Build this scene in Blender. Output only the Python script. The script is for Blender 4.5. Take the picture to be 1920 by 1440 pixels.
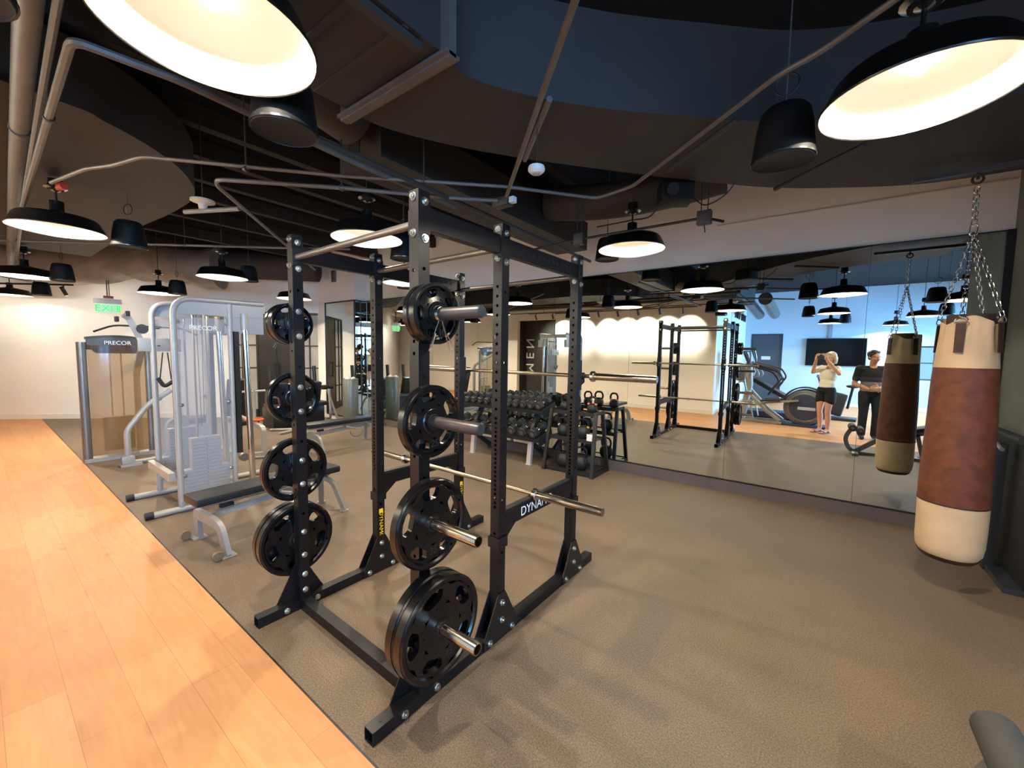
import bpy, bmesh, math, random
from mathutils import Vector, Matrix, Euler
random.seed(7)
S = bpy.context.scene
for o in list(bpy.data.objects): bpy.data.objects.remove(o)
C = S.collection
PI = math.pi

# ------------------------------------------------------------------ camera
yaw, pitch, roll = 0.6451, -0.0765, 0.0154
fw = Vector((-math.sin(yaw), math.cos(yaw), 0)); rt = Vector((math.cos(yaw), math.sin(yaw), 0)); up = Vector((0, 0, 1))
fw, up = fw*math.cos(pitch)+up*math.sin(pitch), up*math.cos(pitch)-fw*math.sin(pitch)
rt, up = rt*math.cos(roll)+up*math.sin(roll), up*math.cos(roll)-rt*math.sin(roll)
cd = bpy.data.cameras.new('camera'); cam = bpy.data.objects.new('camera', cd); C.objects.link(cam)
M = Matrix((rt, up, -fw)).transposed().to_4x4(); M.translation = Vector((0, 0, 1.6036))
cam.matrix_world = M
cd.sensor_fit = 'HORIZONTAL'; cd.sensor_width = 36; cd.lens = 762.57/1920*36
cd.clip_start = 0.02; cd.clip_end = 100
S.camera = cam
# ------------------------------------------------------------------ world, view
w = bpy.data.worlds.new('world'); S.world = w; w.use_nodes = True
w.node_tree.nodes['Background'].inputs[0].default_value = (0.30, 0.55, 0.95, 1)
w.node_tree.nodes['Background'].inputs[1].default_value = 1.2
S.view_settings.view_transform = 'Standard'; S.view_settings.look = 'None'
S.view_settings.gamma = 1; S.view_settings.exposure = 0.92
S.view_settings.use_curve_mapping = False
PEND_W = 26.0      # each pendant bulb, downward
GLOW_W = 0.13       # and what it throws sideways into its own shade
PEND_COL = (1.0, 0.88, 0.70)
TRACK_W = 170.0
DAY_W = 1000.0
def area(name, loc, rot, sx, sy, watt, col):
    l = bpy.data.lights.new(name, 'AREA'); l.shape = 'RECTANGLE'; l.size = sx; l.size_y = sy; l.energy = watt; l.color = col
    o = bpy.data.objects.new(name, l); C.objects.link(o); o.location = loc; o.rotation_euler = rot; return o
# daylight outside the big window on the right and the small one in the far wall
dl = area('daylight_right', (5.7, -3.9, 2.35), (0, PI/2-.35, 0), 2.4, 5.0, DAY_W, (0.22, 0.54, 1.0)); dl.data.spread = 2.1
area('daylight_back', (3.3, -7.35, 1.6), (PI/2, 0, PI), 1.7, 1.2, 60.0, (0.62, 0.80, 1.0))

# ------------------------------------------------------------------ materials
def s2l(c): return tuple((x/12.92 if x <= 0.04045 else ((x+0.055)/1.055)**2.4) for x in (v/255 for v in c))
MATS = {}
def mat(name, rgb, rough=0.5, metal=0.0, noise=0.0, nscale=30.0, bump=0.0, bscale=200.0, spec=0.5, emit=None, es=0.0, alpha=1.0, coat=0.0):
    if name in MATS: return MATS[name]
    m = bpy.data.materials.new(name); m.use_nodes = True; nt = m.node_tree; b = nt.nodes['Principled BSDF']
    c = s2l(rgb)
    b.inputs['Base Color'].default_value = (*c, 1); b.inputs['Roughness'].default_value = rough; b.inputs['Metallic'].default_value = metal
    b.inputs['Specular IOR Level'].default_value = spec
    if coat: b.inputs['Coat Weight'].default_value = coat; b.inputs['Coat Roughness'].default_value = 0.1
    if emit: b.inputs['Emission Color'].default_value = (*s2l(emit), 1); b.inputs['Emission Strength'].default_value = es
    if alpha < 1: b.inputs['Alpha'].default_value = alpha
    tc = nt.nodes.new('ShaderNodeTexCoord')
    if noise:
        n = nt.nodes.new('ShaderNodeTexNoise'); n.inputs['Scale'].default_value = nscale; n.inputs['Detail'].default_value = 5
        r = nt.nodes.new('ShaderNodeValToRGB')
        r.color_ramp.elements[0].position = 0.3; r.color_ramp.elements[1].position = 0.7
        r.color_ramp.elements[0].color = (*[x*(1-noise) for x in c], 1); r.color_ramp.elements[1].color = (*[min(1, x*(1+noise)) for x in c], 1)
        nt.links.new(tc.outputs['Object'], n.inputs['Vector']); nt.links.new(n.outputs['Fac'], r.inputs[0]); nt.links.new(r.outputs[0], b.inputs['Base Color'])
    if bump:
        n = nt.nodes.new('ShaderNodeTexNoise'); n.inputs['Scale'].default_value = bscale; n.inputs['Detail'].default_value = 3
        bp = nt.nodes.new('ShaderNodeBump'); bp.inputs['Strength'].default_value = bump; bp.inputs['Distance'].default_value = 0.004
        nt.links.new(tc.outputs['Object'], n.inputs['Vector']); nt.links.new(n.outputs['Fac'], bp.inputs['Height']); nt.links.new(bp.outputs[0], b.inputs['Normal'])
    MATS[name] = m; return m

black_steel = mat('black powder coat', (13, 13, 17), 0.38, 0.0, 0.15, 60, 0.1, 500, 0.4)
gusset_m = mat('black plate steel', (15, 15, 18), 0.4, 0, 0.15, 60)
bolt_m = mat('zinc bolt', (205, 205, 200), 0.28, 1.0)
rubber = mat('black rubber coating', (8, 9, 12), 0.24, 0.0, 0.2, 20, 0.06, 300, 0.5)
rubber_matt = mat('matt black rubber', (24, 23, 23), 0.6, 0, 0.2, 30)
chrome = mat('chrome', (215, 210, 200), 0.16, 1.0)
sleeve_m = mat('worn steel sleeve', (186, 176, 160), 0.22, 1.0, 0.1, 40)
silver = mat('silver powder coat', (158, 154, 148), 0.42, 0.25, 0.05, 40)
silver_dk = mat('grey aluminium', (120, 118, 115), 0.35, 0.6, 0.05, 40)
vinyl = mat('black vinyl pad', (22, 22, 23), 0.45, 0, 0.2, 12, 0.2, 150)
acrylic = mat('clear acrylic shroud', (168, 170, 175), 0.12, 0.0, alpha=0.30)
amber = mat('bronze tinted shroud', (150, 118, 78), 0.12, 0.0, alpha=0.50)
white_tx = mat('white lettering', (232, 232, 230), 0.5)
yellow_tx = mat('yellow lettering', (240, 200, 30), 0.5)
black_lamp = mat('black enamel', (14, 12, 11), 0.3, 0, 0.1, 20)
white_enamel = mat('white enamel', (240, 238, 232), 0.4)
bulb_m = mat('glowing bulb', (255, 240, 210), 0.4, emit=(255, 222, 170), es=7)
spk_m = mat('black speaker plastic', (11, 11, 12), 0.6, 0, 0.1, 30, spec=.3)
spk_g = mat('speaker grille', (24, 24, 26), 0.6, 0.2, 0.3, 400)
dark_duct = mat('dark painted duct', (48, 43, 41), 0.62, 0, 0.12, 3)
blue_duct = mat('dark painted duct side', (56, 51, 50), 0.6, 0, 0.12, 3)
pipe_m = mat('grey painted pipe', (98, 90, 84), 0.45, 0.2, 0.1, 10)
pipe_dk = mat('dark painted conduit', (54, 49, 47), 0.5, 0.1, 0.1, 10)
ceil_m = mat('black painted ceiling deck', (15, 15, 18), 0.9, 0, 0.3, 2)
joist_m = mat('dark joist', (38, 34, 33), 0.8, 0, 0.2, 4)
white_pl = mat('white plastic', (226, 224, 220), 0.4)
skin = mat('skin', (214, 160, 134), 0.55, 0, 0.06, 8)
skin_m = mat('skin tanned', (196, 138, 110), 0.55, 0, 0.06, 8)
black_cloth = mat('black cloth', (16, 17, 19), 0.85, 0, 0.2, 40, 0.3, 90)
white_cloth = mat('cream white cloth', (236, 226, 208), 0.85, 0, 0.05, 20, 0.3, 60)
denim = mat('dark blue jeans', (22, 34, 44), 0.85, 0, 0.3, 120, 0.3, 200)
hair_b = mat('blonde hair', (206, 178, 140), 0.55, 0, 0.25, 60)
hair_d = mat('dark brown hair', (40, 30, 26), 0.55, 0, 0.25, 60)
dark_grey = mat('dark grey plastic', (45, 46, 50), 0.45, 0, 0.1, 20)
navy_pl = mat('blue grey plastic', (52, 60, 84), 0.4, 0, 0.08, 8)
kb_m = mat('kettlebell iron', (30, 29, 28), 0.5, 0.1, 0.25, 60, 0.3, 200)
hex_m = mat('hex rubber', (40, 37, 35), 0.5, 0, 0.25, 60)

def floor_rubber():
    m = bpy.data.materials.new('rubber gym floor'); m.use_nodes = True; nt = m.node_tree; b = nt.nodes['Principled BSDF']
    tc = nt.nodes.new('ShaderNodeTexCoord')
    n1 = nt.nodes.new('ShaderNodeTexNoise'); n1.inputs['Scale'].default_value = 1.1; n1.inputs['Detail'].default_value = 4
    n2 = nt.nodes.new('ShaderNodeTexNoise'); n2.inputs['Scale'].default_value = 140; n2.inputs['Detail'].default_value = 3
    n3 = nt.nodes.new('ShaderNodeTexVoronoi'); n3.inputs['Scale'].default_value = 260
    r1 = nt.nodes.new('ShaderNodeValToRGB'); r1.color_ramp.elements[0].position = .3; r1.color_ramp.elements[1].position = .75
    r1.color_ramp.elements[0].color = (*s2l((104, 88, 72)), 1); r1.color_ramp.elements[1].color = (*s2l((122, 104, 86)), 1)
    r2 = nt.nodes.new('ShaderNodeValToRGB'); r2.color_ramp.elements[0].position = .35; r2.color_ramp.elements[1].position = .7
    r2.color_ramp.elements[0].color = (.62, .62, .62, 1); r2.color_ramp.elements[1].color = (1.3, 1.3, 1.3, 1)
    mx = nt.nodes.new('ShaderNodeMix'); mx.data_type = 'RGBA'; mx.blend_type = 'MULTIPLY'; mx.inputs[0].default_value = 1
    for n in (n1, n2, n3): nt.links.new(tc.outputs['Object'], n.inputs['Vector'])
    nt.links.new(n1.outputs['Fac'], r1.inputs[0]); nt.links.new(n2.outputs['Fac'], r2.inputs[0])
    nt.links.new(r1.outputs[0], mx.inputs[6]); nt.links.new(r2.outputs[0], mx.inputs[7]); nt.links.new(mx.outputs[2], b.inputs['Base Color'])
    b.inputs['Roughness'].default_value = 0.55; b.inputs['Specular IOR Level'].default_value = 0.35
    bp = nt.nodes.new('ShaderNodeBump'); bp.inputs['Strength'].default_value = .35; bp.inputs['Distance'].default_value = .002
    nt.links.new(n3.outputs['Distance'], bp.inputs['Height']); nt.links.new(bp.outputs[0], b.inputs['Normal'])
    return m
def floor_wood():
    m = bpy.data.materials.new('light oak plank floor'); m.use_nodes = True; nt = m.node_tree; b = nt.nodes['Principled BSDF']
    tc = nt.nodes.new('ShaderNodeTexCoord'); br = nt.nodes.new('ShaderNodeTexBrick')
    mp = nt.nodes.new('ShaderNodeMapping'); nt.links.new(tc.outputs['Object'], mp.inputs['Vector'])
    nt.links.new(mp.outputs[0], br.inputs['Vector'])
    br.inputs['Scale'].default_value = 1; br.inputs['Brick Width'].default_value = 1.15; br.inputs['Row Height'].default_value = 0.185
    br.inputs['Mortar Size'].default_value = 0.0022; br.inputs['Mortar Smooth'].default_value = 0.6; br.offset = 0.37; br.inputs['Bias'].default_value = 0
    br.inputs['Color1'].default_value = (*s2l((206, 148, 98)), 1); br.inputs['Color2'].default_value = (*s2l((195, 137, 88)), 1)
    br.inputs['Mortar'].default_value = (*s2l((178, 122, 78)), 1)
    mg = nt.nodes.new('ShaderNodeMapping'); mg.inputs['Scale'].default_value = (1.3, 9, 9); nt.links.new(tc.outputs['Object'], mg.inputs['Vector'])
    g = nt.nodes.new('ShaderNodeTexNoise'); g.inputs['Scale'].default_value = 2.2; g.inputs['Detail'].default_value = 8; g.inputs['Distortion'].default_value = 1.6
    nt.links.new(mg.outputs[0], g.inputs['Vector'])
    r = nt.nodes.new('ShaderNodeValToRGB'); r.color_ramp.elements[0].position = .32; r.color_ramp.elements[1].position = .6
    r.color_ramp.elements[0].color = (.88, .85, .80, 1); r.color_ramp.elements[1].color = (1, 1, 1, 1); nt.links.new(g.outputs['Fac'], r.inputs[0])
    k = nt.nodes.new('ShaderNodeTexNoise'); k.inputs['Scale'].default_value = 5; k.inputs['Detail'].default_value = 2; nt.links.new(tc.outputs['Object'], k.inputs['Vector'])
    kr = nt.nodes.new('ShaderNodeValToRGB'); kr.color_ramp.elements[0].position = .24; kr.color_ramp.elements[1].position = .30
    kr.color_ramp.elements[0].color = (.72, .66, .6, 1); kr.color_ramp.elements[1].color = (1, 1, 1, 1); nt.links.new(k.outputs['Fac'], kr.inputs[0])
    m1 = nt.nodes.new('ShaderNodeMix'); m1.data_type = 'RGBA'; m1.blend_type = 'MULTIPLY'; m1.inputs[0].default_value = .8
    m2 = nt.nodes.new('ShaderNodeMix'); m2.data_type = 'RGBA'; m2.blend_type = 'MULTIPLY'; m2.inputs[0].default_value = .8
    nt.links.new(br.outputs['Color'], m1.inputs[6]); nt.links.new(r.outputs[0], m1.inputs[7])
    nt.links.new(m1.outputs[2], m2.inputs[6]); nt.links.new(kr.outputs[0], m2.inputs[7]); nt.links.new(m2.outputs[2], b.inputs['Base Color'])
    b.inputs['Roughness'].default_value = .5; b.inputs['Specular IOR Level'].default_value = .35
    return m
wall_m = mat('warm white wall paint', (241, 235, 226), 0.8, 0, 0.02, 1.5)
wall_day_tint = mat('white wall paint with daylight tint', (196, 214, 232), 0.8, 0, 0.02, 1.5)  # white walls; the blue of the daylight is mixed into their colour
wall_dark = mat('dark charcoal wall', (52, 49, 47), 0.7, 0, 0.1, 2)
concrete = mat('grey concrete', (118, 122, 116), 0.75, 0, 0.12, 2.5, 0.2, 30)
base_m = mat('white baseboard', (234, 226, 212), 0.5)
kick_m = mat('brown grey plinth', (88, 78, 76), 0.55, 0, 0.1, 4)
mirror_m = mat('mirror silver', (222, 229, 224), 0.0, 1.0)
frame_blk = mat('black metal frame', (20, 19, 19), 0.45, 0, 0.1, 20)
def glass_mat(name, tint, a):
    m = bpy.data.materials.new(name); m.use_nodes = True; nt = m.node_tree; nt.nodes.clear()
    o = nt.nodes.new('ShaderNodeOutputMaterial'); t = nt.nodes.new('ShaderNodeBsdfTransparent'); g = nt.nodes.new('ShaderNodeBsdfGlossy'); x = nt.nodes.new('ShaderNodeMixShader')
    t.inputs[0].default_value = (*tint, 1); g.inputs['Roughness'].default_value = 0.02; x.inputs[0].default_value = a
    nt.links.new(t.outputs[0], x.inputs[1]); nt.links.new(g.outputs[0], x.inputs[2]); nt.links.new(x.outputs[0], o.inputs[0]); return m
pane_m = glass_mat('window glass', (.93, .96, .97), .08)
smoke_m = glass_mat('smoked partition glass', (.42, .41, .40), .16)

# ------------------------------------------------------------------ mesh helpers
class MB:
    """collects shapes, build() links them as ONE mesh object"""
    def __init__(s, off=(0, 0, 0)): s.bm = bmesh.new(); s.off = Vector(off)
    def _v(s, p): return s.bm.verts.new(Vector(p)-s.off)
    def box(s, x0, x1, y0, y1, z0, z1, bev=0.0):
        return s.obox(((x0+x1)/2, (y0+y1)/2, (z0+z1)/2), (abs(x1-x0), abs(y1-y0), abs(z1-z0)), None, bev)
    def obox(s, c, d, rot=None, bev=0.0):
        R = rot if rot is not None else Matrix.Identity(3); c = Vector(c); d = Vector(d)/2
        vs = [s._v(c+R @ Vector((sx*d.x, sy*d.y, sz*d.z))) for sx in (-1, 1) for sy in (-1, 1) for sz in (-1, 1)]
        fs = [(0, 1, 3, 2), (4, 6, 7, 5), (0, 4, 5, 1), (2, 3, 7, 6), (0, 2, 6, 4), (1, 5, 7, 3)]
        F = [s.bm.faces.new([vs[i] for i in f]) for f in fs]
        if bev:
            es = list({e for f in F for e in f.edges})
            bmesh.ops.bevel(s.bm, geom=es, offset=bev, segments=2, profile=0.6, affect='EDGES')
        return s
    def frame(s, d, ref=(0, 0, 1)):
        d = Vector(d).normalized(); r = Vector(ref)
        if abs(d.dot(r)) > 0.95: r = Vector((1, 0, 0)) if abs(d.x) < .9 else Vector((0, 1, 0))
        x = r.cross(d).normalized(); y = d.cross(x).normalized(); return x, y
    def tube(s, pts, r, n=12, closed=False, cap=True, sq=None, ref=(0, 0, 1)):
        """sweep a circle (or rectangle sq=(w,h)) along pts; r float or list"""
        P = [Vector(p) for p in pts]; N = len(P); rs = r if isinstance(r, (list, tuple)) else [r]*N
        rings = []; px = None
        for i in range(N):
            a = P[i-1] if (i > 0 or closed) else P[i]; b = P[(i+1) % N] if (i < N-1 or closed) else P[i]
            d = (b-a)
            if d.length < 1e-9: d = Vector((0, 0, 1))
            d.normalize()
            if px is None: x, y = s.frame(d, ref)
            else:
                x = px - d*px.dot(d)
                if x.length < 1e-6: x, y = s.frame(d, ref)
                x.normalize(); y = d.cross(x)
            px = x
            k = 1.0
            if 0 < i < N-1 or closed:
                d1 = (P[i]-P[i-1]).normalized(); c = max(.5, abs(d1.dot(d))); k = 1.0/c if c > 0 else 1
                k = min(k, 1.35)
            if sq:
                q = [(-1, -1), (1, -1), (1, 1), (-1, 1)]; ring = [s._v(P[i]+x*(u*sq[0]/2*rs[i])+y*(v*sq[1]/2*rs[i])) for u, v in q]
            else: ring = [s._v(P[i]+x*(math.cos(2*PI*j/n)*rs[i])+y*(math.sin(2*PI*j/n)*rs[i])) for j in range(n)]
            rings.append(ring)
        m = len(rings[0])
        for i in range(N if closed else N-1):
            A = rings[i]; B = rings[(i+1) % N]
            for j in range(m): s.bm.faces.new((A[j], A[(j+1) % m], B[(j+1) % m], B[j]))
        if cap and not closed:
            s.bm.faces.new(rings[0][::-1]); s.bm.faces.new(rings[-1])
        return s
    def cyl(s, a, b, r, n=16, r2=None): return s.tube([a, b], [r, r if r2 is None else r2], n)
    def lathe(s, prof, c=(0, 0, 0), axis=(0, 0, 1), n=32, closed=False):
        """prof: (radius, height) pairs about axis through c"""
        ax = Vector(axis).normalized(); x, y = s.frame(ax); c = Vector(c); rings = []
        for r, h in prof:
            if r < 1e-6: rings.append([s._v(c+ax*h)])
            else: rings.append([s._v(c+ax*h+x*(r*math.cos(2*PI*j/n))+y*(r*math.sin(2*PI*j/n))) for j in range(n)])
        L = len(rings)
        for i in range(L if closed else L-1):
            A, B = rings[i], rings[(i+1) % L]
            for j in range(n):
                k = (j+1) % n
                if len(A) == 1 and len(B) == 1: continue
                if len(A) == 1: s.bm.faces.new((A[0], B[k], B[j]))
                elif len(B) == 1: s.bm.faces.new((A[j], A[k], B[0]))
                else: s.bm.faces.new((A[j], A[k], B[k], B[j]))
        return s
    def ball(s, c, r, sc=(1, 1, 1), n=16, rot=None):
        R = rot if rot is not None else Matrix.Identity(3); c = Vector(c); rings = []
        m = n//2
        for i in range(m+1):
            t = PI*i/m; z = math.cos(t); q = math.sin(t)
            if i in (0, m): rings.append([s._v(c+R @ Vector((0, 0, z*r*sc[2])))])
            else: rings.append([s._v(c+R @ Vector((q*math.cos(2*PI*j/n)*r*sc[0], q*math.sin(2*PI*j/n)*r*sc[1], z*r*sc[2]))) for j in range(n)])
        for i in range(m):
            A, B = rings[i], rings[i+1]
            for j in range(n):
                k = (j+1) % n
                if len(A) == 1: s.bm.faces.new((A[0], B[j], B[k]))
                elif len(B) == 1: s.bm.faces.new((A[j], B[0], A[k]))
                else: s.bm.faces.new((A[j], B[j], B[k], A[k]))
        return s
    def limb(s, pts, rs, n=14):
        """closed tapered capsules, overlapping at the joints"""
        for i, (p, r) in enumerate(zip(pts, rs)): s.ball(p, r, n=n)
        for i in range(len(pts)-1): s.tube([pts[i], pts[i+1]], [rs[i], rs[i+1]], n)
        return s
    def prism(s, poly, z0, z1):
        A = [s._v((x, y, z0)) for x, y in poly]; B = [s._v((x, y, z1)) for x, y in poly]; n = len(poly)
        s.bm.faces.new(A[::-1]); s.bm.faces.new(B)
        for i in range(n): s.bm.faces.new((A[i], A[(i+1) % n], B[(i+1) % n], B[i]))
        return s
    def prism3(s, pts, ext):
        e = Vector(ext); A = [s._v(p) for p in pts]; B = [s._v(Vector(p)+e) for p in pts]; n = len(pts)
        s.bm.faces.new(A[::-1]); s.bm.faces.new(B)
        for i in range(n): s.bm.faces.new((A[i], A[(i+1) % n], B[(i+1) % n], B[i]))
        return s
    def build(s, name, m, parent=None, smooth=35, loc=None, label=None):
        bmesh.ops.recalc_face_normals(s.bm, faces=s.bm.faces[:])
        me = bpy.data.meshes.new(name); s.bm.to_mesh(me); s.bm.free()
        ms = m if isinstance(m, (list, tuple)) else [m]
        for q in ms: me.materials.append(q)
        if smooth:
            me.polygons.foreach_set('use_smooth', [True]*len(me.polygons)); me.set_sharp_from_angle(angle=math.radians(smooth))
        o = bpy.data.objects.new(name, me); C.objects.link(o)
        if parent is not None: o.parent = parent
        if loc is not None: o.location = loc
        if label: o['label'] = label
        return o
def tag(o, label, cat, group=None):
    o['label'] = label; o['category'] = cat
    if group: o['group'] = group
    return o
def thing(name, label, cat, loc=(0, 0, 0), rz=0.0, group=None):
    o = bpy.data.objects.new(name, None); C.objects.link(o); o.location = loc; o.rotation_euler = (0, 0, rz); o.empty_display_size = .1
    return tag(o, label, cat, group)
def struct(o): o['kind'] = 'structure'; return o
def stree(o, parent=None):
    c = o.copy(); C.objects.link(c); c.parent = parent
    for ch in list(o.children): stree(ch, c)
    return c
def dup(o, label, loc=None, rz=None, group=None):
    c = stree(o)
    if loc is not None: c.location = loc
    if rz is not None: c.rotation_euler = (0, 0, rz)
    c['label'] = label
    if group: c['group'] = group
    return c
def text(name, body, size, m, parent, loc, rot, ext=0.001, align='CENTER'):
    cu = bpy.data.curves.new(name, 'FONT'); cu.body = body; cu.size = size; cu.extrude = ext; cu.align_x = align; cu.align_y = 'CENTER'
    t = bpy.data.objects.new(name, cu); C.objects.link(t); bpy.context.view_layer.update()
    me = bpy.data.meshes.new_from_object(t); bpy.data.objects.remove(t)
    me.materials.clear(); me.materials.append(m)
    o = bpy.data.objects.new(name, me); C.objects.link(o); o.parent = parent; o.location = loc; o.rotation_euler = rot
    return o
def bend(pts, rad, n=6):
    """round the corners of a polyline"""
    P = [Vector(p) for p in pts]; out = [P[0]]
    for i in range(1, len(P)-1):
        a, b, c = P[i-1], P[i], P[i+1]; u = (a-b); v = (c-b); r = min(rad, u.length*.49, v.length*.49)
        p0 = b+u.normalized()*r; p1 = b+v.normalized()*r
        for k in range(n+1):
            t = k/n; out.append(p0*(1-t)**2+b*2*t*(1-t)+p1*t*t)
    out.append(P[-1]); return out
RX = lambda a: Matrix.Rotation(a, 3, 'X'); RY = lambda a: Matrix.Rotation(a, 3, 'Y'); RZ = lambda a: Matrix.Rotation(a, 3, 'Z')

# ================================================================== SETTING
XW0, XW1, YB, YT, ZC = -17.0, 4.9, -6.8, 5.34, 3.9
WE = 0.8596
b = MB(); b.box(XW0, XW1+.6, WE, 5.9, -0.12, 0.0); struct(b.build('floor', floor_rubber(), smooth=0))
b = MB(); b.box(XW0, XW1+.6, YB-.3, WE, -0.12, 0.0); struct(b.build('floor', floor_wood(), smooth=0))
b = MB(); b.box(XW0, XW1, WE-.004, WE+.004, -0.01, 0.0015); struct(b.build('trim_1', frame_blk, smooth=0))
b = MB(); b.box(XW0-.5, XW1+1, YB-1, 6.2, ZC, ZC+.15); struct(b.build('ceiling', ceil_m, smooth=0))
b = MB(); b.box(-9.7, XW1+.2, YT, YT+.15, 0, ZC); struct(b.build('wall_front', wall_m, smooth=0))
b = MB(); b.box(-8.04, 1.2, 5.296, YT, 0, 0.132); struct(b.build('baseboard_front', kick_m, smooth=0))
b = MB(); b.box(-9.62, -8.05, 5.02, YT, 0, ZC); struct(b.build('wall_front_bump', wall_m, smooth=0))
b = MB(); b.box(1.252, 2.2, 4.05, YT, 0, ZC); struct(b.build('wall_pier', concrete, smooth=0))
b = MB(); b.box(1.2, 1.252, 5.29, YT, 0, 2.70); struct(b.build('trim_20', frame_blk, smooth=0))
# diagonal far wall on the left, with an opening for the glass partition
A0 = Vector((-14.09, .30, 0)); U = Vector((.691, .722, 0)).normalized(); NV = Vector((-U.y, U.x, 0))   # NV points away from the room
def dwall(s0, s1, z0, z1, n0=0.0, n1=.15):
    p = [A0+U*s0+NV*n0, A0+U*s1+NV*n0, A0+U*s1+NV*n1, A0+U*s0+NV*n1]
    return [(q.x, q.y, z0) for q in p], (0, 0, z1-z0)
b = MB()
for a in ((-3.2, 4.55, 0, ZC), (6.66, 7.4, 0, ZC), (4.55, 6.66, 2.47, ZC)): b.prism3(*dwall(*a))
struct(b.build('wall_left', wall_m, smooth=0))
b = MB()
for a in ((-3.2, 4.55, 0, .11, -.015, 0), (6.66, 6.8, 0, .11, -.015, 0)): b.prism3(*dwall(*a))
struct(b.build('baseboard_left', base_m, smooth=0))
b = MB(); b.prism3(*dwall(4.0, 7.2, 0, 3.0, 1.9, 2.0)); b.prism3(*dwall(4.0, 4.1, 0, 3.0, .15, 1.9)); b.prism3(*dwall(7.1, 7.2, 0, 3.0, .15, 1.9)); b.prism3(*dwall(4.0, 7.2, 2.9, 3.0, .15, 1.9))
struct(b.build('wall_beyond_partition', wall_dark, smooth=0))
# wall behind the camera with the dark recess
b = MB(); b.box(-17, -8.9, -1.65, -1.5, 0, ZC); b.box(-7.29, -2.25, -1.65, -1.5, 0, ZC); b.box(-8.9, -7.29, -1.65, -1.5, 2.78, ZC)
b.box(-17.1, -17, -1.65, 0, 0, ZC); struct(b.build('wall_back', wall_m, smooth=0))
b = MB(); b.box(-9.0, -7.2, -2.1, -2.0, 0, 2.9); b.box(-8.98, -8.9, -2.0, -1.65, 0, 2.9); b.box(-7.29, -7.2, -2.0, -1.65, 0, 2.9); b.box(-8.9, -7.29, -2.0, -1.65, 2.78, 2.9)
struct(b.build('wall_recess', wall_dark, smooth=0))
b = MB(); b.box(-17, -8.9, -1.5, -1.485, 0, .11); b.box(-7.29, -2.25, -1.5, -1.485, 0, .11); struct(b.build('baseboard_back', base_m, smooth=0))
b = MB(); b.box(-2.4, -2.25, YB, -1.65, 0, ZC); struct(b.build('wall_side', wall_m, smooth=0))
b = MB(); b.box(-2.25, -2.235, YB, -1.5, 0, .11); struct(b.build('baseboard_side', base_m, smooth=0))
# end wall with door, television and small window
b = MB(); b.box(-2.4, -2.02, YB-.15, YB, 0, ZC); b.box(-1.1, 2.4, YB-.15, YB, 0, ZC); b.box(-2.02, -1.1, YB-.15, YB, 2.4, ZC)
b.box(2.4, 4.2, YB-.15, YB, 0, .95); b.box(2.4, 4.2, YB-.15, YB, 2.0, ZC); b.box(4.2, XW1+.15, YB-.15, YB, 0, ZC)
struct(b.build('wall_end', wall_day_tint, smooth=0))
b = MB(); b.box(-1.1, XW1, YB, YB+.015, 0, .11); struct(b.build('baseboard_end', base_m, smooth=0))
d = MB(); d.box(-2.0, -1.12, YB-.06, YB-.01, 0.01, 2.38); dr = struct(d.build('door_1', mat('grey door paint', (74, 76, 84), .5), smooth=0))
d = MB(); d.box(-2.05, -2.0, YB-.08, YB+.01, 0, 2.43); d.box(-1.12, -1.07, YB-.08, YB+.01, 0, 2.43); d.box(-2.0, -1.12, YB-.08, YB+.01, 2.38, 2.43); d.build('door_frame', mat('grey door frame', (60, 62, 70), .5), dr, smooth=0)
d = MB(); d.box(-1.7, -1.42, YB-.01, YB-.004, 1.50, 1.62); d.build('sign_plate', white_pl, dr, smooth=0)
d = MB(); d.cyl((-1.2, YB-.01, 1.02), (-1.2, YB+.05, 1.02), .012); d.cyl((-1.2, YB+.05, 1.02), (-1.32, YB+.05, 1.02), .011); d.build('door_handle', silver_dk, dr)
d = MB(); d.box(2.4, 4.2, YB-.1, YB-.05, .95, 1.0); d.box(2.4, 4.2, YB-.1, YB-.05, 1.95, 2.0); d.box(2.4, 2.45, YB-.1, YB-.05, 1, 1.95); d.box(4.15, 4.2, YB-.1, YB-.05, 1, 1.95)
d.box(2.75, 2.8, YB-.1, YB-.05, 1, 1.95); d.box(3.45, 3.5, YB-.1, YB-.05, 1, 1.95); d.box(2.45, 4.15, YB-.1, YB-.05, 1.46, 1.5)
wf = struct(d.build('window_1', silver_dk, smooth=0)); d = MB(); d.box(2.45, 4.15, YB-.08, YB-.07, 1, 1.95); d.build('pane', pane_m, wf, smooth=0)
# window wall on the right
b = MB(); b.box(XW1, XW1+.15, -1.4, 5.5, 0, ZC); b.box(XW1, XW1+.15, YB-.15, -6.4, 0, ZC); b.box(XW1, XW1+.15, -6.4, -1.4, 0, .75); b.box(XW1, XW1+.15, -6.4, -1.4, 3.0, ZC)
struct(b.build('wall_right', wall_day_tint, smooth=0))
d = MB()
for y in (-6.4, -5.15, -3.9, -2.65, -1.45): d.box(XW1+.04, XW1+.1, y, y+.05, .75, 3.0)
for z in (.75, 2.2, 2.95): d.box(XW1+.04, XW1+.1, -6.4, -1.4, z, z+.05)
wf = struct(d.build('window_2', silver_dk, smooth=0)); d = MB(); d.box(XW1+.06, XW1+.07, -6.36, -1.45, .8, 2.96); d.build('pane', pane_m, wf, smooth=0)
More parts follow.
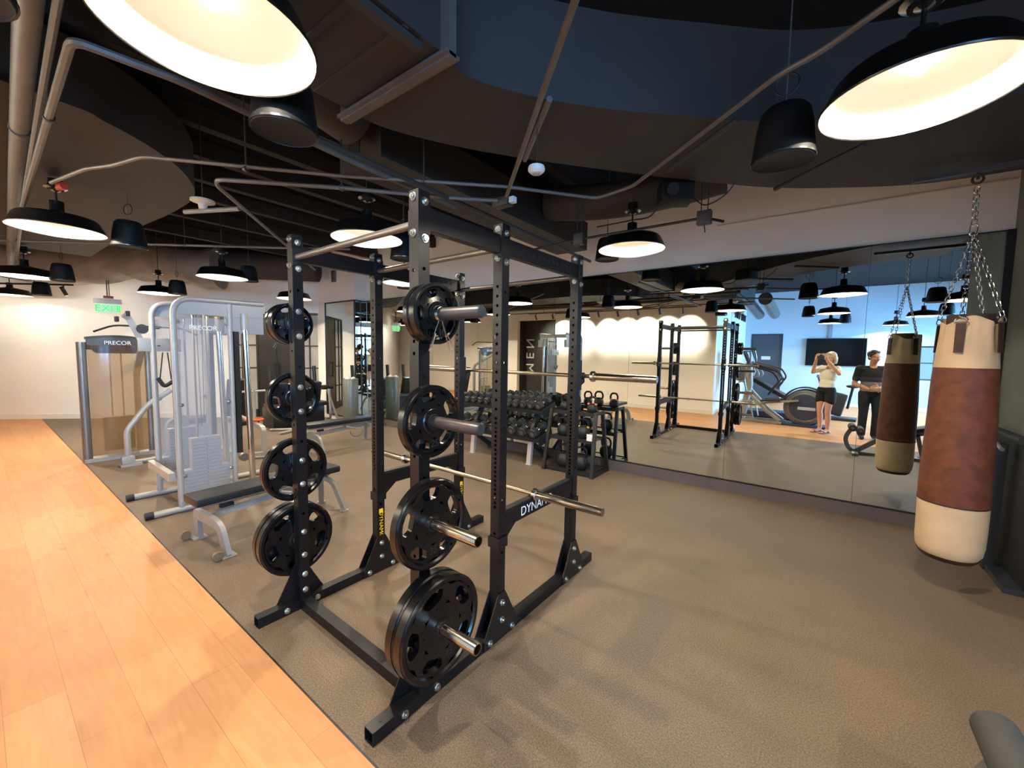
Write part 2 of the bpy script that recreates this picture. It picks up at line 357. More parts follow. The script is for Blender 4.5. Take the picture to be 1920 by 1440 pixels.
# ceiling joists
n = 0
for x in [-15.5, -14.2, -12.9, -11.6, -10.3, -9.0, -7.7, -6.6, -5.9, -5.2, -4.5, -3.8, -3.1, -2.4]:
    n += 1; b = MB(); b.box(x-.05, x+.05, -1.5, 5.34, 3.55, 3.72); b.box(x-.02, x+.02, -1.5, 5.34, 3.72, ZC); b.box(x-.05, x+.05, -1.5, 5.34, 3.86, ZC); struct(b.build('trim_%d' % (n+1), joist_m, smooth=0))

# ------------------------------------------------------------------ mirror wall
mw = thing('wall_mirror', 'long frameless wall mirror of tall panels on the white wall behind the dumbbells', 'mirror', (-3.4, 5.31, 0))
seams = [-8.04, -7.0, -5.9, -4.76, -3.21, -2.04, -.835, .343, 1.2]
for i in range(len(seams)-1):
    d = MB((-3.4, 5.31, 0)); d.box(seams[i]+.0015, seams[i+1]-.0015, 5.31, 5.318, .15, 2.689); d.build('mirror_panel', mirror_m, mw, smooth=0)
d = MB((-3.4, 5.31, 0)); d.box(-8.04, 1.2, 5.318, 5.34, .14, 2.7); d.build('backing_board', frame_blk, mw, smooth=0)
d = MB((-3.4, 5.31, 0)); d.box(-8.04, 1.2, 5.302, 5.34, .132, .148); d.build('bottom_channel', frame_blk, mw, smooth=0)
d = MB((-3.4, 5.31, 0)); d.box(-8.04, 1.2, 5.304, 5.34, 2.691, 2.70); d.build('top_channel', frame_blk, mw, smooth=0)
cm = thing('corner_mirror', 'mirror wrapping the projecting wall corner beside the glass partition', 'mirror', (-8.6, 5.01, 0))
o_ = (-8.6, 5.01, 0)
d = MB(o_); d.box(-9.23, -8.06, 5.012, 5.018, .12, 2.67); d.build('mirror_panel', mirror_m, cm, smooth=0)
d = MB(o_); d.box(-8.048, -8.042, 5.02, 5.30, .12, 2.67); d.build('mirror_panel', mirror_m, cm, smooth=0)
d = MB(o_); d.box(-9.25, -9.22, 5.0, 5.02, .1, 2.69); d.box(-8.06, -8.035, 5.0, 5.03, .1, 2.69); d.box(-9.25, -8.035, 5.0, 5.02, 2.665, 2.69); d.box(-9.25, -8.035, 5.0, 5.02, .1, .12); d.box(-8.05, -8.035, 5.03, 5.31, 2.665, 2.69); d.box(-8.05, -8.036, 5.15, 5.17, .1, 2.67)
d.build('black_frame', frame_blk, cm, smooth=0)

# ------------------------------------------------------------------ glass partition on the far left wall
def dp(s, n, z): q = A0+U*s+NV*n; return Vector((q.x, q.y, z))
RU = Matrix((U, NV, Vector((0, 0, 1)))).transposed()
gp = thing('glass_partition', 'black gridded glass partition with dark double doors in the far wall', 'partition', dp(5.6, 0, 0))
o_ = dp(5.6, 0, 0)
d = MB(o_)
def dbox(d, s0, s1, n0, n1, z0, z1): d.obox(dp((s0+s1)/2, (n0+n1)/2, (z0+z1)/2), (s1-s0, n1-n0, z1-z0), RU)
for s0, s1 in ((4.55, 4.6), (4.82, 4.85), (5.14, 5.18), (5.98, 6.02), (6.3, 6.33), (6.61, 6.66)): dbox(d, s0, s1, .02, .08, 0, 2.47)
dbox(d, 4.55, 6.66, .02, .08, 2.42, 2.47); dbox(d, 4.55, 6.66, .02, .08, 0, .18)
for z in (.62, 1.15, 1.68): dbox(d, 4.6, 5.14, .03, .07, z, z+.025); dbox(d, 6.02, 6.61, .03, .07, z, z+.025)
d.build('frame', frame_blk, gp, smooth=0)
pane_backlight = mat('pane with painted backlight', (150, 146, 140), .35, 0, .25, 1.2)  # opaque grey paints in the lit wall that shows through the glass
for s0, s1 in ((4.6, 4.82), (4.85, 5.14), (6.02, 6.3), (6.33, 6.61)):
    d = MB(o_); dbox(d, s0, s1, .045, .055, .18, 2.42); d.build('pane', pane_backlight, gp, smooth=0)
for s0, s1 in ((5.18, 5.575), (5.585, 5.98)):
    d = MB(o_); dbox(d, s0, s1, .03, .07, .03, 2.42); q = d.build('door', mat('black door panel', (22, 23, 25), .35), gp, smooth=0)
    d = MB(o_); s = 5.55 if s0 < 5.5 else 5.61; d.cyl(dp(s, -.03, .9), dp(s, -.03, 1.3), .012, 8); d.cyl(dp(s, -.03, .93), dp(s, .03, .93), .008, 8); d.cyl(dp(s, -.03, 1.27), dp(s, .03, 1.27), .008, 8); d.build('handle', frame_blk, q)

# ------------------------------------------------------------------ MEN lettering, wall lettering, outlets, television
t = thing('wall_lettering', 'white vertical letters reading MEN on the dark recess wall', 'sign', (-8.68, -1.99, 1.5))
for i, ch in enumerate('MEN'):
    text('letter', ch, .50, white_tx, t, (0, 0, -.46+i*.46), Matrix((Vector((0, 0, 1)), Vector((1, 0, 0)), Vector((0, 1, 0)))).transposed().to_euler(), .01)
t = thing('wall_lettering', 'row of black raised letters high on the side wall above the door corner', 'sign', (-2.2, -5.2, 2.95))
for i, ch in enumerate('YOUR LIFE'):
    if ch != ' ': text('letter', ch, .34, frame_blk, t, (-.03, -1.2+i*.27, 0), (PI/2, 0, PI/2), .015)
for x, y, ry, lab in ((-2.9, -1.497, 0, 'left of the two white outlet plates low on the wall behind the photographer'), (-3.15, -1.497, 0, 'right of the two white outlet plates low on the wall behind the photographer'), (-5.3, -1.497, 0, 'single white outlet plate low on the wall, reflected above the kettlebells')):
    tag(MB((x, y, .38)).box(x-.04, x+.04, y-.003, y+.004, .32, .44, .002).build('outlet_plate', white_pl, loc=(x, y, .38)), lab, 'outlet')
for x0, x1, lab in ((-.385, 1.2, 'wide black television on the end wall behind the woman'),):
    tv = thing('television', lab, 'television', ((x0+x1)/2, YB+.05, 1.78)); oo = ((x0+x1)/2, YB+.05, 1.78)
    MB(oo).box(x0, x1, YB+.03, YB+.08, 1.33, 2.25, .006).build('case', mat('tv case', (12, 12, 13), .4), tv)
    MB(oo).box(x0+.02, x1-.02, YB+.08, YB+.083, 1.35, 2.23).build('screen', mat('tv screen', (10, 12, 15), .12), tv, smooth=0)
    MB(oo).box(.3, .5, YB, YB+.03, 1.6, 2.0).build('wall_mount', frame_blk, tv, smooth=0)
tag(MB((.25, YB, 2.6)).box(.2, .3, YB+.0, YB+.04, 2.27, 2.9).build('cable_cover', mat('grey cable cover', (150, 160, 172), .5), loc=(.25, YB, 2.6)), 'thin grey vertical cable cover above the television', 'cable cover')

# ================================================================== CEILING SERVICES
def pendant(x, y, label, group, first=[None], pw=1.0):
    z = 2.6
    if first[0] is None:
        r = thing('pendant_lamp', label, 'lamp', (x, y, z), 0, group)
        sh = MB().lathe([(.305, 0), (.308, .004), (.300, .012), (.262, .095), (.245, .112), (.14, .135), (.06, .152), (.048, .16), (.045, .165), (.045, .245), (.03, .25), (0.0, .252)], n=48).build('shade', black_lamp, r)
        MB().lathe([(.3045, .0005), (.297, .012), (.259, .093), (.242, .109), (.138, .131), (.055, .147), (0, .149)], n=48).build('inner_reflector', white_enamel, sh)
        MB().lathe([(.302, -.002), (.307, -.002), (.3085, .003), (.302, .004)], n=48, closed=True).build('rim', black_lamp, sh)
        MB().lathe([(0, .096), (.022, .097), (.034, .104), (.034, .112), (.022, .128), (.016, .148), (0, .149)], n=16).build('bulb', bulb_m, r)
        MB().cyl((0, 0, .25), (0, 0, .34), .008, 8).build('stem', black_lamp, r)
        k = MB().lathe([(0, .33), (.05, .335), (.055, .36), (.045, .39), (.045, .43), (0, .432)], n=16).build('canopy_box', spk_m, r)
        MB().lathe([(.005, .32), (.075, .355), (.07, .362), (.005, .335)], n=14, closed=True).build('spring_clip', bolt_m, k)
        MB().cyl((0, 0, .42), (0, 0, 1.29), .006, 6).build('hanger_rod', pipe_dk, r)
        first[0] = r
    else: r = dup(first[0], label, (x, y, z), 0, group)
    if (x, y) in ((-1.62, .52), (-5.33, .51), (-9.30, .53)):      # mounted straight under a duct: no long rod
        for ch in list(r.children):
            if ch.name.startswith('hanger_rod') or (x > -2 and ch.name.startswith(('canopy', 'stem'))):
                for g in list(ch.children): bpy.data.objects.remove(g)
                bpy.data.objects.remove(ch)
    l = bpy.data.lights.new('lamp_light', 'AREA'); l.shape = 'DISK'; l.size = .07; l.energy = PEND_W*(.22 if x < -12 else 1.6 if x < -9 else 1.4 if x < -8 else 1); l.color = PEND_COL
    o = bpy.data.objects.new('lamp_light', l); C.objects.link(o); o.location = (x, y, z+.092)
    l = bpy.data.lights.new('lamp_glow', 'POINT'); l.energy = GLOW_W; l.color = PEND_COL; l.shadow_soft_size = .04
    o = bpy.data.objects.new('lamp_glow', l); C.objects.link(o); o.location = (x, y, z+.05)
    return r
PL = [(.24, 2.24, 'very large black pendant lamp with bare bulb showing at top right'),
      (-1.62, .52, 'very large black pendant lamp cut by the top edge, nearest on the left'),
      (-1.49, 3.84, 'black pendant lamp hanging before the white wall above the mirror'),
      (-3.31, 2.20, 'black pendant lamp crossed by the rack pull-up bar'),
      (-5.33, .51, 'wide black pendant lamp at the left edge below the white bulbed one'),
      (-6.81, 2.20, 'black pendant lamp in the middle distance above the cable machine, right of its nearest neighbour'),
      (-9.87, 2.16, 'small black pendant lamp directly above the rounded cable machine top'),
      (-8.35, 3.90, 'small black pendant lamp seen behind the front left rack post'),
      (-4.95, 3.90, 'black pendant lamp hidden in part behind the near rack post by the corner'),
      (-9.30, .53, 'black pendant lamp at the left edge, second of the row receding there'),
      (-13.0, .53, 'farthest black pendant lamp at the left edge of the row'),
      (1.88, .52, 'black pendant lamp seen only in the mirror behind the hanging bag chain'),
      (.20, -1.15, 'black pendant lamp in the mirror, middle of three stacked above the television'),
      (.20, -4.50, 'lowest black pendant lamp of three stacked above the television in the mirror'),
      (1.88, -2.82, 'black pendant lamp in the mirror between the bag and its chain'),
      (1.75, -6.00, 'small black pendant lamp in the mirror just left of the reflected bag top')]
for x, y, lab in PL: pendant(x, y, lab, 'black pendant lamps')

def speaker(x, y, label, tilt=0, first=[None], z=2.55):
    if first[0] is None:
        r = thing('hanging_speaker', label, 'speaker', (x, y, z), 0, 'black hanging speakers')
        MB().lathe([(.128, .0), (.135, .012), (.132, .03), (.118, .16), (.104, .225), (.088, .245), (0, .25)], n=28).build('body', spk_m, r)
        MB().lathe([(.131, .006), (.136, .004), (.137, .012), (.131, .016)], n=28, closed=True).build('rim', mat('glossy black trim', (24, 24, 26), .25), r)
        MB().lathe([(0, .012), (.11, .010), (.127, .004), (.128, .0)], n=28).build('grille', spk_g, r)
        MB().cyl((0, 0, .25), (0, 0, 1.34), .0035, 6).build('hanging_cable', silver_dk, r)
        MB().tube([(.05*math.sin(t)*1.0, .0, .36+.05*math.cos(t)) for t in [i*2*PI/14 for i in range(14)]], .004, 6, closed=True).build('wire_loop', frame_blk, r)
        first[0] = r
    else: r = dup(first[0], label, (x, y, z), random.uniform(0, 3))
    zt = 2.9 if (-2.1 < x < -1.4 and y < 1.3) else 3.05 if (x < -5 and y < 1.2) else None
    if zt:
        for ch in list(r.children):
            if ch.name.startswith('hanging_cable'): bpy.data.objects.remove(ch)
        MB().cyl((0, 0, .25), (0, 0, zt-2.55), .0035, 6).build('hanging_cable', silver_dk, r)
    return r
for x, y, lab in ((-.20, 2.43, 'large black hanging speaker left of the bulbed lamp at top right'), (-1.93, .88, 'large black hanging speaker below the lamp cut by the top edge'),
                  (-5.35, .97, 'black hanging speaker touching the wide lamp at the left edge'), (-2.05, 4.53, 'black hanging speaker half behind the lamp before the white wall'),
                  (-8.9, .86, 'black hanging speaker beside the second lamp of the left edge row'), (-11.8, .86, 'small black hanging speaker right of the farthest left edge lamp'),
                  (-7.53, 2.80, 'black hanging speaker touching the middle distance lamp above the cable machine'), (-9.2, 2.27, 'small black hanging speaker behind the lamp above the rounded machine top'),
                  (-5.87, 4.64, 'black hanging speaker behind the lamp near the mirror corner'), (-3.5, 2.75, 'black hanging speaker over the rack, seen in the mirror between two lamps'),
                  (-.26, -1.2, 'black hanging speaker in the mirror just right of the steel ducts'), (.5, -3.7, 'small black hanging speaker in the mirror right of the stacked lamps'),
                  (1.5, .9, 'black hanging speaker in the mirror left of the bag chain top'), (2.1, -1.9, 'black hanging speaker in the mirror beside the bag chain'), (-1.9, .0, 'black hanging speaker in the mirror over the middle of the reflected rack')):
    speaker(x, y, lab, z=2.70 if (x, y) in ((-2.05, 4.53), (-7.53, 2.80), (-5.87, 4.64)) else 2.55)

# big curved rectangular duct
def ribbon(inner, outer, z0, z1, m, name):
    d = MB((inner[0][0], inner[0][1], z0)); n = len(inner)
    I0 = [d._v((*p, z0)) for p in inner]; I1 = [d._v((*p, z1)) for p in inner]; O0 = [d._v((*p, z0)) for p in outer]; O1 = [d._v((*p, z1)) for p in outer]
    for i in range(n-1):
        for a in ((I0[i], I0[i+1], O0[i+1], O0[i]), (I1[i], O1[i], O1[i+1], I1[i+1]), (I0[i], I1[i], I1[i+1], I0[i+1]), (O0[i], O0[i+1], O1[i+1], O1[i])): d.bm.faces.new(a)
    d.bm.faces.new((I0[0], O0[0], O1[0], I1[0])); d.bm.faces.new((I0[-1], I1[-1], O1[-1], O0[-1]))
    return d.build(name, m, smooth=40, loc=(inner[0][0], inner[0][1], z0))
def spline(P, k=6):
    out = []
    for i in range(len(P)-1):
        p0 = P[max(0, i-1)]; p1 = P[i]; p2 = P[i+1]; p3 = P[min(len(P)-1, i+2)]
        for j in range(k):
            t = j/k; out.append(tuple(.5*((2*p1[a])+(-p0[a]+p2[a])*t+(2*p0[a]-5*p1[a]+4*p2[a]-p3[a])*t*t+(-p0[a]+3*p1[a]-3*p2[a]+p3[a])*t**3) for a in range(len(P[0]))))
    out.append(tuple(P[-1])); return out
inner = spline([(-1.385, 1.32), (-1.40, 1.48), (-1.24, 1.77), (-.97, 2.1), (-.60, 2.45), (-.2, 2.80), (.25, 3.02), (.8, 3.18), (1.15, 3.22), (1.19, 3.22)])
outer = spline([(-2.11, 1.33), (-2.10, 1.52), (-1.93, 1.88), (-1.61, 2.35), (-.97, 3.13), (-.39, 3.75), (.13, 4.11), (.6, 4.33), (1.15, 4.37), (1.19, 4.37)])
tag(ribbon(inner, outer, 2.9, 3.38, dark_duct, 'curved_duct'), 'big dark rectangular duct curving overhead toward the right', 'duct')
dd = MB((-1.75, -.2, 2.9)); dd.box(-2.11, -1.385, -1.4, 1.30, 2.9, 3.38)
sd = tag(dd.build('straight_duct', dark_duct, smooth=0, loc=(-1.75, -.2, 2.9)), 'dark ribbed straight duct at top left joining the curved one', 'duct')
dd = MB((-1.75, -.2, 2.9))
for k in range(12): y = 1.1-k*.2; dd.box(-2.10, -1.395, y, y+.025, 2.892, 2.9)
dd.build('stiffening_rib', dark_duct, sd, smooth=0)
dd = MB((-1.75, -.2, 2.9)); dd.box(-2.18, -1.33, 1.29, 1.33, 2.86, 3.42); dd.box(-2.18, -1.33, 1.27, 1.35, 2.87, 2.885); dd.build('joint_flange', pipe_m, sd, smooth=0)
dd = MB((-1.75, -.2, 2.9)); dd.box(-1.44, -1.40, -.6, 1.2, 2.86, 2.89); dd.build('support_channel', pipe_dk, sd, smooth=0)
# second curved duct, left
o2 = spline([(-3.5, -1.3), (-3.55, .30), (-3.64, .58), (-3.86, .87), (-4.2, 1.13), (-4.72, 1.32), (-5.5, 1.33), (-6.7, 1.25), (-9.2, 1.2)])
i2 = spline([(-5.0, -1.3), (-5.0, -.6), (-5.02, -.5), (-5.06, -.42), (-5.12, -.36), (-5.2, -.32), (-6.0, -.3), (-7.0, -.3), (-9.2, -.3)])
o2 = [(x*1.036, y*1.036) for x, y in o2]; i2 = [(x*1.036, y*1.036) for x, y in i2]
tag(ribbon(i2, o2, 3.05, 3.45, dark_duct, 'curved_duct'), 'wide dark duct with a rounded bend at upper left beside the pipes', 'duct')
# rectangular duct running toward the corner
dd = MB((-2.7, 2.7, 2.95)); dd.prism([(-2.95, 1.76), (-2.5, 1.78), (-2.5, 4.9), (-2.95, 4.9)], 2.95, 3.3)
bx = tag(dd.build('box_duct', dark_duct, smooth=0, loc=(-2.7, 2.7, 2.95)), 'dark rectangular duct with a small open grille running over the rack', 'duct')
MB((-2.7, 2.7, 2.95)).box(-2.86, -2.72, 1.75, 1.765, 3.02, 3.12).build('open_grille', ceil_m, bx, smooth=0)
MB((-2.7, 2.7, 2.95)).box(-2.98, -2.47, 1.755, 1.80, 2.93, 3.32).build('end_flange', pipe_dk, bx, smooth=0)
tag(MB((-8.83, 5.0, 3.25)).box(-8.87, -8.76, 4.96, 5.02, 3.13, 3.38, .005).build('wall_unit', silver_dk, loc=(-8.83, 5.0, 3.25)), 'small grey box high on the white wall over the corner mirror', 'wall box')
# round duct crossing over it
tag(MB((-3.6, 1.5, 3.2)).cyl((-2.62, 1.65, 3.2), (-2.42, .2, 3.35), .2, 24).build('round_duct', dark_duct, loc=(-3.6, 1.5, 3.2)), 'short dark round duct above the box duct behind the big lamp', 'duct')
tag(MB((-2, 4.2, 3.2)).tube(bend([(-2.5, 3.92, 3.25), (-1.9, 4.1, 3.2), (-1.3, 4.2, 3.22), (-.8, 4.3, 3.3)], .4), .18, 24).build('round_duct', dark_duct, loc=(-2, 4.2, 3.2)), 'dark round duct running low before the white wall above the mirror', 'duct')
# insulated duct at the far wall, top left
q = MB((-12, 1, 3.3)); w0 = [dp(s, -.75-.12*math.sin(s*1.7), 3.32+.07*math.sin(s*2.3)) for s in [-1.7+.3*k for k in range(23)]]
q.tube([w0[0]*(1-t)+w0[-1]*t if False else w0[min(21, int(t*22))].lerp(w0[min(22, int(t*22)+1)], t*22-int(t*22)) for t in [k/150 for k in range(150)]], .41, 60)
from mathutils import noise as _n
for v in q.bm.verts:
    p = v.co; nn = _n.noise(Vector((p.x*1.3, p.y*1.3, p.z*2.2)))*.10+_n.noise(p*4.0)*.035+.02*math.sin(p.x*9+p.y*4)
    c_ = (v.co-Vector((0, 0, .02))); v.co += Vector((c_.x*0+NV.x*0, 0, nn))
tag(q.build('insulated_duct', mat('grey duct wrap', (136, 126, 118), .5, .15, .25, 3), loc=(-12, 1, 3.3)), 'fat crumpled grey insulated duct along the top of the far left wall', 'duct')
q = MB((-10, 3, 3.3)); w0 = [dp(s, -.55, 3.42) for s in (4.9, 5.6, 6.2, 6.7)]; q.tube(w0, .3, 20); tag(q.build('insulated_duct', dark_duct, loc=(-10, 3, 3.3)), 'dark round duct above the glass partition', 'duct')

def pipe(name, label, pts, r, m=pipe_m, cat='pipe', rad=.12, hang=()):
    P = bend(pts, rad) if len(pts) > 2 else [Vector(p) for p in pts]
    c = Vector(pts[len(pts)//2]); o = MB(c).tube(P, r, 12 if r > .02 else 8).build(name, m, loc=c); tag(o, label, cat)
    for h in hang:
        MB(c).cyl(h, (h[0], h[1], 3.88), .005, 6).build('hanger_rod', pipe_dk, o)
        MB(c).lathe([(r+.001, -.012), (r+.006, -.012), (r+.006, .012), (r+.001, .012)], h, Vector(pts[1])-Vector(pts[0]), 12, closed=True).build('clamp', pipe_dk, o)
    return o
pipe('sprinkler_main', 'thick grey pipe running away along the upper left edge', [(-1.4, .17, 2.93), (-3.7, .24, 2.93), (-12, .5, 2.93)], .042, hang=((-4, .25, 2.93), (-7, .34, 2.93)))
pipe('sprinkler_main', 'second thick grey pipe at the extreme upper left, left of its twin', [(-1.4, .03, 3.02), (-4, .1, 3.02), (-12, .3, 3.02)], .042)
pipe('conduit', 'thin bright straight conduit crossing the thick pipes at upper left', [(-1.2, .22, 2.8), (-5.5, .33, 2.8), (-9, .45, 2.8)], .014, silver_dk, 'conduit')
pipe('bent_pipe', 'grey pipe with a square bend beside the lamp at upper left', [(-6.2, .33, 2.76), (-2.33, .29, 2.76), (-2.29, .6, 2.76), (-2.36, 1.5, 2.76), (-2.4, 2.4, 2.76)], .017, hang=((-3.2, .30, 2.76),), rad=.05)
pipe('conduit', 'long kinked grey conduit from the left lamps past the rack to the upper right', [(-4.4, .40, 2.75), (-3.86, .51, 2.75), (-3.66, .60, 2.75), (-3.42, .70, 2.78), (-2.59, 1.53, 2.75), (-1.8, 2.29, 2.75), (-1.38, 2.84, 2.75), (-1.09, 2.78, 2.75), (-.2, 2.04, 2.75), (-.06, 1.98, 2.75), (.18, 1.80, 2.75), (.4, 1.5, 2.75)], .012, pipe_m, 'conduit', .06, hang=((-2.2, 1.9, 2.75), (-3.0, 1.12, 2.75)))
pipe('conduit', 'grey conduit with a sharp bend left of the front rack posts', [(-5.6, 2.9, 2.7), (-3.32, 1.06, 2.7), (-3.2, 1.02, 2.7), (-2.65, 1.57, 2.7), (-2.13, 2.16, 2.7), (-1.89, 2.38, 2.7)], .014, pipe_m, 'conduit', .05, hang=((-2.65, 1.57, 2.7),))
pipe('angle_strut', 'long grey strut slanting down to a junction box over the far rack bar', [(-.45, .98, 2.72), (-1.82, 2.32, 2.70)], .014, pipe_m, 'strut')
pipe('black_pipe', 'straight black pipe running away over the rack toward the mirror', [(-2.15, .9, 2.7), (-2.24, 4.48, 2.7)], .016, pipe_dk)
pipe('track_rail', 'thin grey double rail behind the lamps in the middle distance', [(-8.2, .3, 2.9), (-5.52, 2.52, 2.9), (-4.9, 3.0, 2.9)], .015, pipe_m, 'rail', hang=((-6.5, 1.7, 2.9),))
pipe('black_conduit', 'black conduit between two square boxes before the white wall', [(-2.5, 3.5, 2.65), (-1.82, 3.41, 2.65), (-.76, 3.41, 2.65), (-.66, 3.58, 2.65)], .011, frame_blk, 'conduit', .04)
pipe('wall_conduit', 'thin light grey conduit along the white wall above the mirror', [(-1.04, 5.325, 3.12), (1.24, 5.325, 3.12)], .008, mat('wall coloured conduit', (206, 198, 188), .6), 'conduit')
pipe('hung_strut', 'short strut under the curved duct, middle one', [(-.90, 2.92, 2.86), (-.42, 2.52, 2.86)], .016, pipe_dk, 'strut')
pipe('hung_strut', 'short strut under the curved duct beside the smoke detector', [(-1.61, 2.24, 2.86), (-1.14, 1.79, 2.86)], .016, pipe_m, 'strut')
pipe('hung_strut', 'short strut under the curved duct below the right lamp', [(-.34, 3.70, 2.86), (.14, 3.24, 2.86)], .016, pipe_dk, 'strut')
for x, y, lab in ((-1.82, 3.41, 'left of the two square black junction boxes before the white wall'), (-.76, 3.41, 'right of the two square black junction boxes before the white wall')):
    j = tag(MB((x, y, 2.65)).box(x-.05, x+.05, y-.03, y+.03, 2.6, 2.7, .004).build('junction_box', pipe_dk, loc=(x, y, 2.65)), lab, 'junction box')
    MB((x, y, 2.65)).cyl((x-.025, y, 2.68), (x-.03, y, 3.88), .004, 6).cyl((x+.02, y, 2.68), (x+.05, y, 3.88), .004, 6).build('hanger_rod', frame_blk, j)
    MB((x, y, 2.65)).cyl((x, y, 2.6), (x+.01, y, 2.54), .004, 6).build('tail_rod', frame_blk, j)
j = tag(MB((-1.9, 2.38, 2.69)).box(-1.97, -1.83, 2.34, 2.42, 2.66, 2.72, .004).build('junction_box', pipe_dk, loc=(-1.9, 2.38, 2.69)), 'flat grey junction box with white end over the far rack bar', 'junction box')
MB((-1.9, 2.38, 2.69)).box(-1.83, -1.79, 2.36, 2.40, 2.67, 2.71).build('emergency_light', white_pl, j, smooth=0)
# black projector with cable loops
pj = thing('projector', 'black box unit with dangling cables below the curved duct', 'projector', (-.97, 3.36, 2.8))
MB().obox((0, 0, .06), (.24, .2, .16), RZ(.5), .01).build('body', spk_m, pj); MB().cyl((0, -.1, .05), (.03, -.15, .04), .045, 16).build('lens', spk_g, pj)
MB().cyl((0, 0, .13), (0, 0, .5), .012, 8).build('mount', pipe_dk, pj)
MB().tube(spline([(.1, .1, .05), (.2, .1, -.04), (.34, .12, .02), (.42, .12, .14)]), .005, 6).build('cable', frame_blk, pj)
MB().tube(spline([(-.1, 0, .05), (-.2, .05, -.06), (-.4, .1, -.05), (-.75, .2, -.02)]), .006, 6).build('cable', frame_blk, pj)
# smoke detector and sensor
sm = thing('smoke_detector', 'small white round smoke detector hanging on a thin rod', 'smoke detector', (-1.32, 1.95, 2.62))
MB().lathe([(0, -.02), (.03, -.018), (.046, -.004), (.048, .006), (.044, .02), (0, .024)], n=28).build('body', white_pl, sm); MB().lathe([(.012, -.021), (.02, -.022), (.02, -.018), (.012, -.018)], n=20, closed=True).build('vent_ring', mat('grey ring', (170, 170, 168), .5), sm)
MB().cyl((0, 0, .02), (0, 0, .3), .003, 6).build('rod', pipe_dk, sm)
sn = thing('ceiling_sensor', 'white bell shaped sensor on a strut above the middle distance', 'sensor', (-4.36, 1.28, 2.85))
MB().lathe([(0, -.045), (.03, -.04), (.035, 0), (.09, .02), (.09, .035), (0, .04)], n=24).build('body', mat('ivory plastic', (214, 204, 186), .5), sn); MB().cyl((0, 0, .03), (0, 0, 1.04), .005, 6).build('rod', pipe_dk, sn)
pipe('angle_strut', 'short pale slanting strut below the white sensor', [(-4.55, 1.2, 2.80), (-4.05, 1.45, 2.80)], .02, mat('pale strut', (120, 112, 104), .5), 'strut')
pipe('red_alarm_box', 'small red box above the wide lamp at the left edge', [(-5.30, .52, 2.96), (-5.2, .55, 2.96)], .03, mat('red paint', (190, 70, 52), .5), 'alarm box')
# exit sign
ex = thing('exit_sign', 'green EXIT sign hanging before the far left wall', 'sign', (-11.73, 1.74, 2.42)); yw_ = math.atan2(-11.73, -1.74)
RR = math.atan2(1.74, -11.73)+PI/2
ex.rotation_euler = (0, 0, RR+PI+PI*0)
MB().box(-.21, .21, -.03, .03, .06, .16, .004).build('housing', white_pl, ex)
MB().box(-.15, .15, -.012, .012, -.14, .06).build('sign_plate', mat('sign plate', (205, 226, 196), .4, emit=(190, 230, 190), es=.25), ex, smooth=0)
for s in (-1, 1): text('letters', 'EXIT', .19, mat('exit green', (10, 200, 90), .5, emit=(10, 215, 90), es=.9), ex, (0, s*.0135, -.04), (PI/2, 0, 0 if s < 0 else PI), .001)
MB().box(-.06, .09, -.02, .02, .17, .22, .003).build('mount_box', mat('red mount', (170, 80, 66), .5), ex)
MB().cyl((.0, 0, .2), (0, 0, .6), .01, 6).cyl((.03, 0, .2), (.03, 0, .6), .008, 6).build('hanger_rod', pipe_dk, ex)
# steel spiral ducts seen in the mirror, in front of the side wall
for i, (x, lab) in enumerate(((-1.3, 'shiny round duct in the mirror, nearer of the pair running to the end wall'), (-1.75, 'shiny round duct in the mirror, farther of the pair running to the end wall'))):
    c = (x, -3.5, 3.1); tag(MB(c).cyl((x, -5.9, 3.05), (x+.1, -1.8, 3.1), .16, 24).build('round_duct', silver_dk, loc=c), lab, 'duct')
# track lights
tr = thing('lighting_track', 'long black lighting track before the wall behind the camera', 'lighting track', (-5.1, -.75, 2.9))
MB().box(-2.8, 2.8, -.018, .018, .0, .03).build('rail', frame_blk, tr, smooth=0)
MB().cyl((-2.2, 0, .03), (-2.2, 0, 1.0), .005, 6).cyl((0, 0, .03), (0, 0, 1.0), .005, 6).cyl((2.2, 0, .03), (2.2, 0, 1.0), .005, 6).build('hanger_rod', frame_blk, tr)
tl0 = None
for i, x in enumerate((-7.6, -6.95, -6.2, -5.35, -4.75, -4.15, -3.55, -2.95)):
    lab = '%s black track spotlight along the wall behind the camera, counted from the MEN recess' % ['first', 'second', 'third', 'fourth', 'fifth', 'sixth', 'seventh', 'last'][i]
    if tl0 is None:
        tl0 = thing('track_spotlight', lab, 'spotlight', (x, -.75, 2.9), 0, 'track spotlights'); MB().cyl((0, 0, 0), (0, 0, -.05), .012, 8).build('stem', frame_blk, tl0)
        MB().cyl((0, .04, -.05), (0, -.05, -.19), .032, 14).build('head', frame_blk, tl0); MB().cyl((0, -.0495, -.189), (0, -.0515, -.192), .028, 14).build('lens', bulb_m, tl0)
    else: dup(tl0, lab, (x, -.75, 2.9), 0)
    l = bpy.data.lights.new('track_light', 'SPOT'); l.energy = TRACK_W; l.color = (1, .95, .78); l.spot_size = 1.25; l.spot_blend = .9; l.shadow_soft_size = .03
    o = bpy.data.objects.new('track_light', l); C.objects.link(o); o.location = (x, -.81, 2.70); o.rotation_euler = Vector((0, -.72, -.42)).to_track_quat('-Z', 'Y').to_euler()

